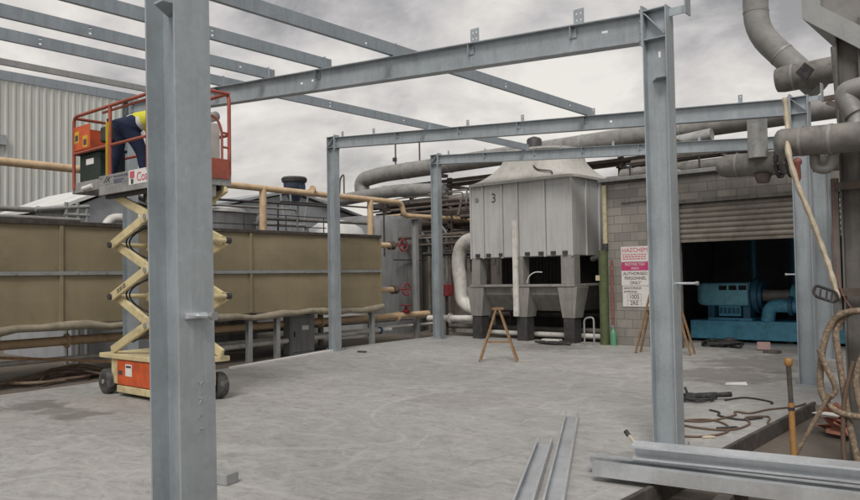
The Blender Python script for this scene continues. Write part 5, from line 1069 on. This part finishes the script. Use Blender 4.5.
# ------------------------------------------------------------------ right side plant
t = thing('steel_post', 'weathered steel post at the right edge carrying the overhead hopper', 'post', (-1.54, 7.85, -.13))
MB().section((-1.54, 7.85, -.13), (-1.54, 7.85, 3.95), iprof(.2, .16, .014, .01), (0, 1, 0)).build('shaft', 'steel_post', t); MB().box((-1.54, 7.85, -.11), (.32, .28, .03)).build('base_plate', 'steel_post', t)
for z in (2.42, 1.45): MB().box((-1.56, 7.74, z), (.24, .02, .07)).build('clamp_plate', 'pipe_brown', t)
MB().bb(-1.72, -1.66, 7.78, 7.82, 1.1, 2.5).build('flat_bar', 'steel_post', t)
t = thing('overhead_hopper', 'grey steel hopper with sloped base overhead at the top right corner', 'hopper', (-1.0, 8.3, 3.6))
HY0, HY1 = 7.72, 8.9
pts = [(-1.9, 5.4), (-1.9, 4.03), (-.55, 2.93), (.8, 4.03), (.8, 5.4)]; k = len(pts)
m = MB(); m.add([(x, HY0 + .09, z) for x, z in pts] + [(x, HY1, z) for x, z in pts], [tuple(range(k)), tuple(range(2*k - 1, k - 1, -1))] + [(i, (i + 1) % k, k + (i + 1) % k, k + i) for i in range(k)]); m.build('body', 'hopper', t)
inn = [(-1.74, 5.3), (-1.74, 4.115), (-.55, 3.15), (.64, 4.115), (.64, 5.3)]
m = MB(); m.add([(x, HY0, z) for x, z in pts] + [(x, HY0, z) for x, z in inn] + [(x, HY0 + .088, z) for x, z in pts] + [(x, HY0 + .088, z) for x, z in inn],
     [f for i in range(k - 1) for f in ((i, i + 1, k + i + 1, k + i), (i, 2*k + i, 2*k + i + 1, i + 1), (k + i, k + i + 1, 3*k + i + 1, 3*k + i))]); m.build('rim', 'galv_dull', t)
pipe('cross_pipe', [(-2.03, 7.42, 2.825), (-1.9, 7.42, 2.823), (-1.4, 7.42, 2.805), (1.2, 7.42, 2.72)], .132, 'pipe_dirty', 'thick weathered pipe with blunt end crossing before the right columns', bend=.02, n=20)
tp = bpy.context.scene.objects['cross_pipe']; MB().lathe((-2.029, 7.42, 2.825), (-1, 0, 0), [(0, .131), (.03, .12), (.055, .085), (.065, .0)], 20).build('end_cap', 'pipe_dirty', tp, smooth=True)
MB().tube(rnd([(-1.78, 7.5, 2.72), (-1.78, 7.5, 2.57), (-1.66, 7.5, 2.55), (-1.62, 7.5, 2.70)], .08), .045, 10).build('drain_fitting', 'pipe_grey', tp, smooth=True)
MB().lathe((-1.89, 7.36, 2.46), (0, 0, 1), [(0, .015), (.02, .028), (.14, .025), (.16, .038), (.19, .038), (.21, .015)], 12).build('valve', 'faded_red', tp, smooth=True)
t = thing('lagged_elbow', 'pale lagged elbow pipe above the weathered cross pipe at right', 'pipe', (-1.5, 7.35, 2.97))
MB().tube(rnd([(-.4, 7.45, 3.30), (-1.36, 7.45, 3.24), (-1.52, 7.45, 3.215), (-1.47, 7.45, 3.08), (-1.43, 7.44, 3.0)], .11), .092, 16).build('lagging', 'pipe_grey', t, smooth=True)
MB().cyl((-1.425, 7.43, 2.9), (-1.43, 7.44, 3.06), .065, 14).build('neck', 'pipe_pale', t, smooth=True)
t_down = pipe('lagged_pipe', [(-4.05, 13.5, 10), (-4.05, 13.5, 5.75), (-3.35, 13.5, 4.9), (-3.1, 13.5, 4.6)], .205, 'pipe_dull', 'fat pale pipe coming down from the sky and bending right', bend=.35, n=20)
t = t_stub = thing('lagged_pipe', 'fat brownish stub pipe with dark patch above the shutter column', 'pipe', (-3.3, 13.4, 4.8))
MB().tube([(-3.66, 13.2, 4.78), (-3.56, 13.2, 4.785), (-1.0, 13.2, 4.86)], [.19, .21, .21], 20).build('lagging', 'pipe_dirty', t, smooth=True); MB().box((-3.18, 12.992, 4.81), (.2, .012, .2), Matrix.Rotation(.785, 3, 'Y')).build('patch', 'black', t)
pipe('lagged_pipe', [(-4.33, 14.3, 3.7), (-4.33, 14.3, 4.58)], .17, 'pipe_pale', 'pale upright pipe rising behind the middle rafter at right', n=18)
t = t_mid = thing('lagged_pipe', 'thick mossy pipe with flange crossing above the roller shutter', 'pipe', (-4.2, 14.5, 3.6))
MB().tube([(-5.14, 14.5, 3.64), (-5.08, 14.5, 3.64), (-4.95, 14.5, 3.635), (-2.4, 14.5, 3.56)], [.08, .17, .22, .22], 20).build('lagging', 'pipe_dirty', t, smooth=True)
MB().cyl((-4.05, 14.5, 3.61), (-3.99, 14.5, 3.61), .29, 20).build('flange', 'dark_metal', t); MB().cyl((-3.86, 14.5, 3.605), (-3.8, 14.5, 3.605), .29, 20).build('flange', 'dark_metal', t)
MB().lathe((-4.3, 14.45, 3.3), (0, 0, 1), [(-.04, .1), (.12, .16)], 14).build('bracket', 'pipe_brown', t)
pipe('lagged_pipe', [(-2.6, 12.6, 5.0), (-2.55, 12.6, 3.9), (-2.5, 12.6, 3.3)], .12, 'pipe_dirty', 'dark upright pipe just right of the shutter column head', n=14)
t = thing('steel_bracing', 'dark lattice bracing between the shutter column head and right post', 'bracing', (-2.2, 12.3, 4)); 
for a_, b_ in (((-2.75, 12.4, 4.15), (-1.7, 12.4, 3.6)), ((-2.75, 12.4, 3.65), (-1.7, 12.4, 4.1)), ((-2.8, 12.4, 4.2), (-1.6, 12.4, 4.25))): MB().bar(a_, b_, .06, .07).build('brace', 'pipe_brown', t)
t = thing('right_stanchion', 'dark rusty stanchion behind the right edge post', 'post', (-1.75, 12.0, 0)); MB().section((-2.0, 12.4, -.02), (-2.0, 12.4, 6.0), iprof(.25, .2, .014, .01), (0, 1, 0)).build('shaft', 'pipe_brown', t)
def band(p, d, r, par, mt='pipe_pale', w=.02):
    p, d = V(p), V(d).normalized(); MB().cyl(p - d*w, p + d*w, r, 24).build('band', mt, par, smooth=True)
for x in (-1.86, -1.62, -1.2): band((x, 7.42, 2.823 + (x + 1.9)*-.033), (1, 0, -.033), .1355, tp, 'pipe_grey', .014)
for x in (-4.75, -3.45, -2.8): band((x, 14.5, 3.61 - (x + 4.0)*.03), (1, 0, -.03), .226, t_mid, 'pipe_grey')
for x_ in (-4.02, -3.83):
    for k_ in range(10):
        a_ = 2*math.pi*k_/10 + .2; MB().cyl((x_ - .05, 14.5 + .255*math.cos(a_), 3.61 + .255*math.sin(a_)), (x_ + .05, 14.5 + .255*math.cos(a_), 3.61 + .255*math.sin(a_)), .018, 6).build('flange_bolt', 'bolt', t_mid)
for z in (8.0, 6.9, 6.1): band((-4.05, 13.5, z), (0, 0, 1), .21, t_down, 'pipe_grey')
band((-3.66, 13.5, 5.277), (.7, 0, -.85), .21, t_down, 'pipe_grey')
for x in (-3.4, -2.7): band((x, 13.2, 4.79 + (x + 3.56)*.03), (1, 0, .03), .216, t_stub, 'pipe_dull')
# hoses on the post
def hose(pts, r, mt, label, nm='hanging_hose', cat='hose', grp='muddy hoses hanging on the right post', fl=1): return solo(MB().tube(smooth_path(pts, 8), r, 10, True, fl), nm, mt, label, cat, grp, smooth=True)
hose([(-1.3, 7.5, 1.27), (-1.5, 7.5, 1.29), (-1.66, 7.5, 1.22), (-1.76, 7.5, .98), (-1.79, 7.48, .6), (-1.68, 7.46, .42), (-1.45, 7.44, .38), (-1.2, 7.44, .40)], .029, 'hose', 'widest muddy braided loop hanging on the right post')
hose([(-1.35, 7.56, 1.3), (-1.55, 7.56, 1.27), (-1.66, 7.54, 1.12), (-1.64, 7.52, .85), (-1.58, 7.5, .35), (-1.5, 7.48, -.1)], .029, 'hose', 'muddy hose dropping straight from the loop to the ground')
hose([(-1.78, 7.42, .95), (-1.72, 7.42, .78), (-1.66, 7.44, .60), (-1.74, 7.44, .50)], .024, 'hose', 'short frayed hose end inside the widest loop')
hose([(-1.70, 7.40, .56), (-1.82, 7.39, .33), (-1.95, 7.38, .08), (-2.05, 7.36, -.11)], .02, 'hose', 'hose slanting down to the ground at the ochre bar')
hose([(-1.52, 7.48, .85), (-1.6, 7.46, .5), (-1.62, 7.46, .1), (-1.6, 7.46, -.12)], .02, 'cord_brown', 'thin dark hose hanging closest to the post')
hose([(-1.4, 7.46, 1.0), (-1.5, 7.45, .7), (-1.44, 7.44, .3), (-1.36, 7.42, -.1)], .026, 'hose', 'rightmost muddy hose strand against the post')
hose([(-2.03, 7.55, 3.26), (-2.0, 7.5, 3.0), (-1.93, 7.24, 2.7), (-1.86, 7.24, 2.4), (-1.79, 7.3, 2.15), (-1.72, 7.4, 1.85), (-1.66, 7.42, 1.62), (-1.62, 7.44, 1.40)], [.04 + .006*math.sin(i*1.3) for i in range(57)], 'canvas', 'cream canvas hose slung over the cross pipe down to the post', 'canvas_hose', 'hose', None, .6)
t = thing('strap_clamp', 'black ratchet clamp hanging where the cream hose meets the post', 'clamp', (-1.72, 7.4, 1.42))
fr_ = [(-1.80, 1.46), (-1.78, 1.52), (-1.62, 1.46), (-1.60, 1.40), (-1.64, 1.37), (-1.78, 1.42)]
MB().tube(rnd([(x, 7.38, z) for x, z in fr_] + [(fr_[0][0], 7.38, fr_[0][1])], .02, 3), .013, 8).build('frame', 'black', t, smooth=True)
for x in (-1.74, -1.69, -1.65): MB().bar((x, 7.38, 1.50 - (x + 1.78)*.35), (x - .01, 7.38, 1.405 - (x + 1.78)*.3), .012, .02, (0, 1, 0)).build('bar', 'dark_metal', t)
for p_, q_, lb in (((-1.515, 7.48, -.04), (-1.5, 7.48, -.12), 'straight hanging'), ((-2.02, 7.365, -.06), (-2.06, 7.358, -.125), 'slanting')):
    solo(MB().tube([p_, q_], [.036, .042], 12), 'hose_coupling', 'bolt', 'metal coupling on the ground end of the %s hose' % lb, 'coupling')
solo(MB().tube(smooth_path([(-1.68, 7.73, 2.5), (-1.69, 7.72, 2.0), (-1.66, 7.72, 1.5), (-1.5, 7.7, 1.25), (-1.3, 7.7, 1.3)]), .005, 6), 'red_wire', 'faded_red', 'thin red wire running down the right post', 'wire', smooth=True)
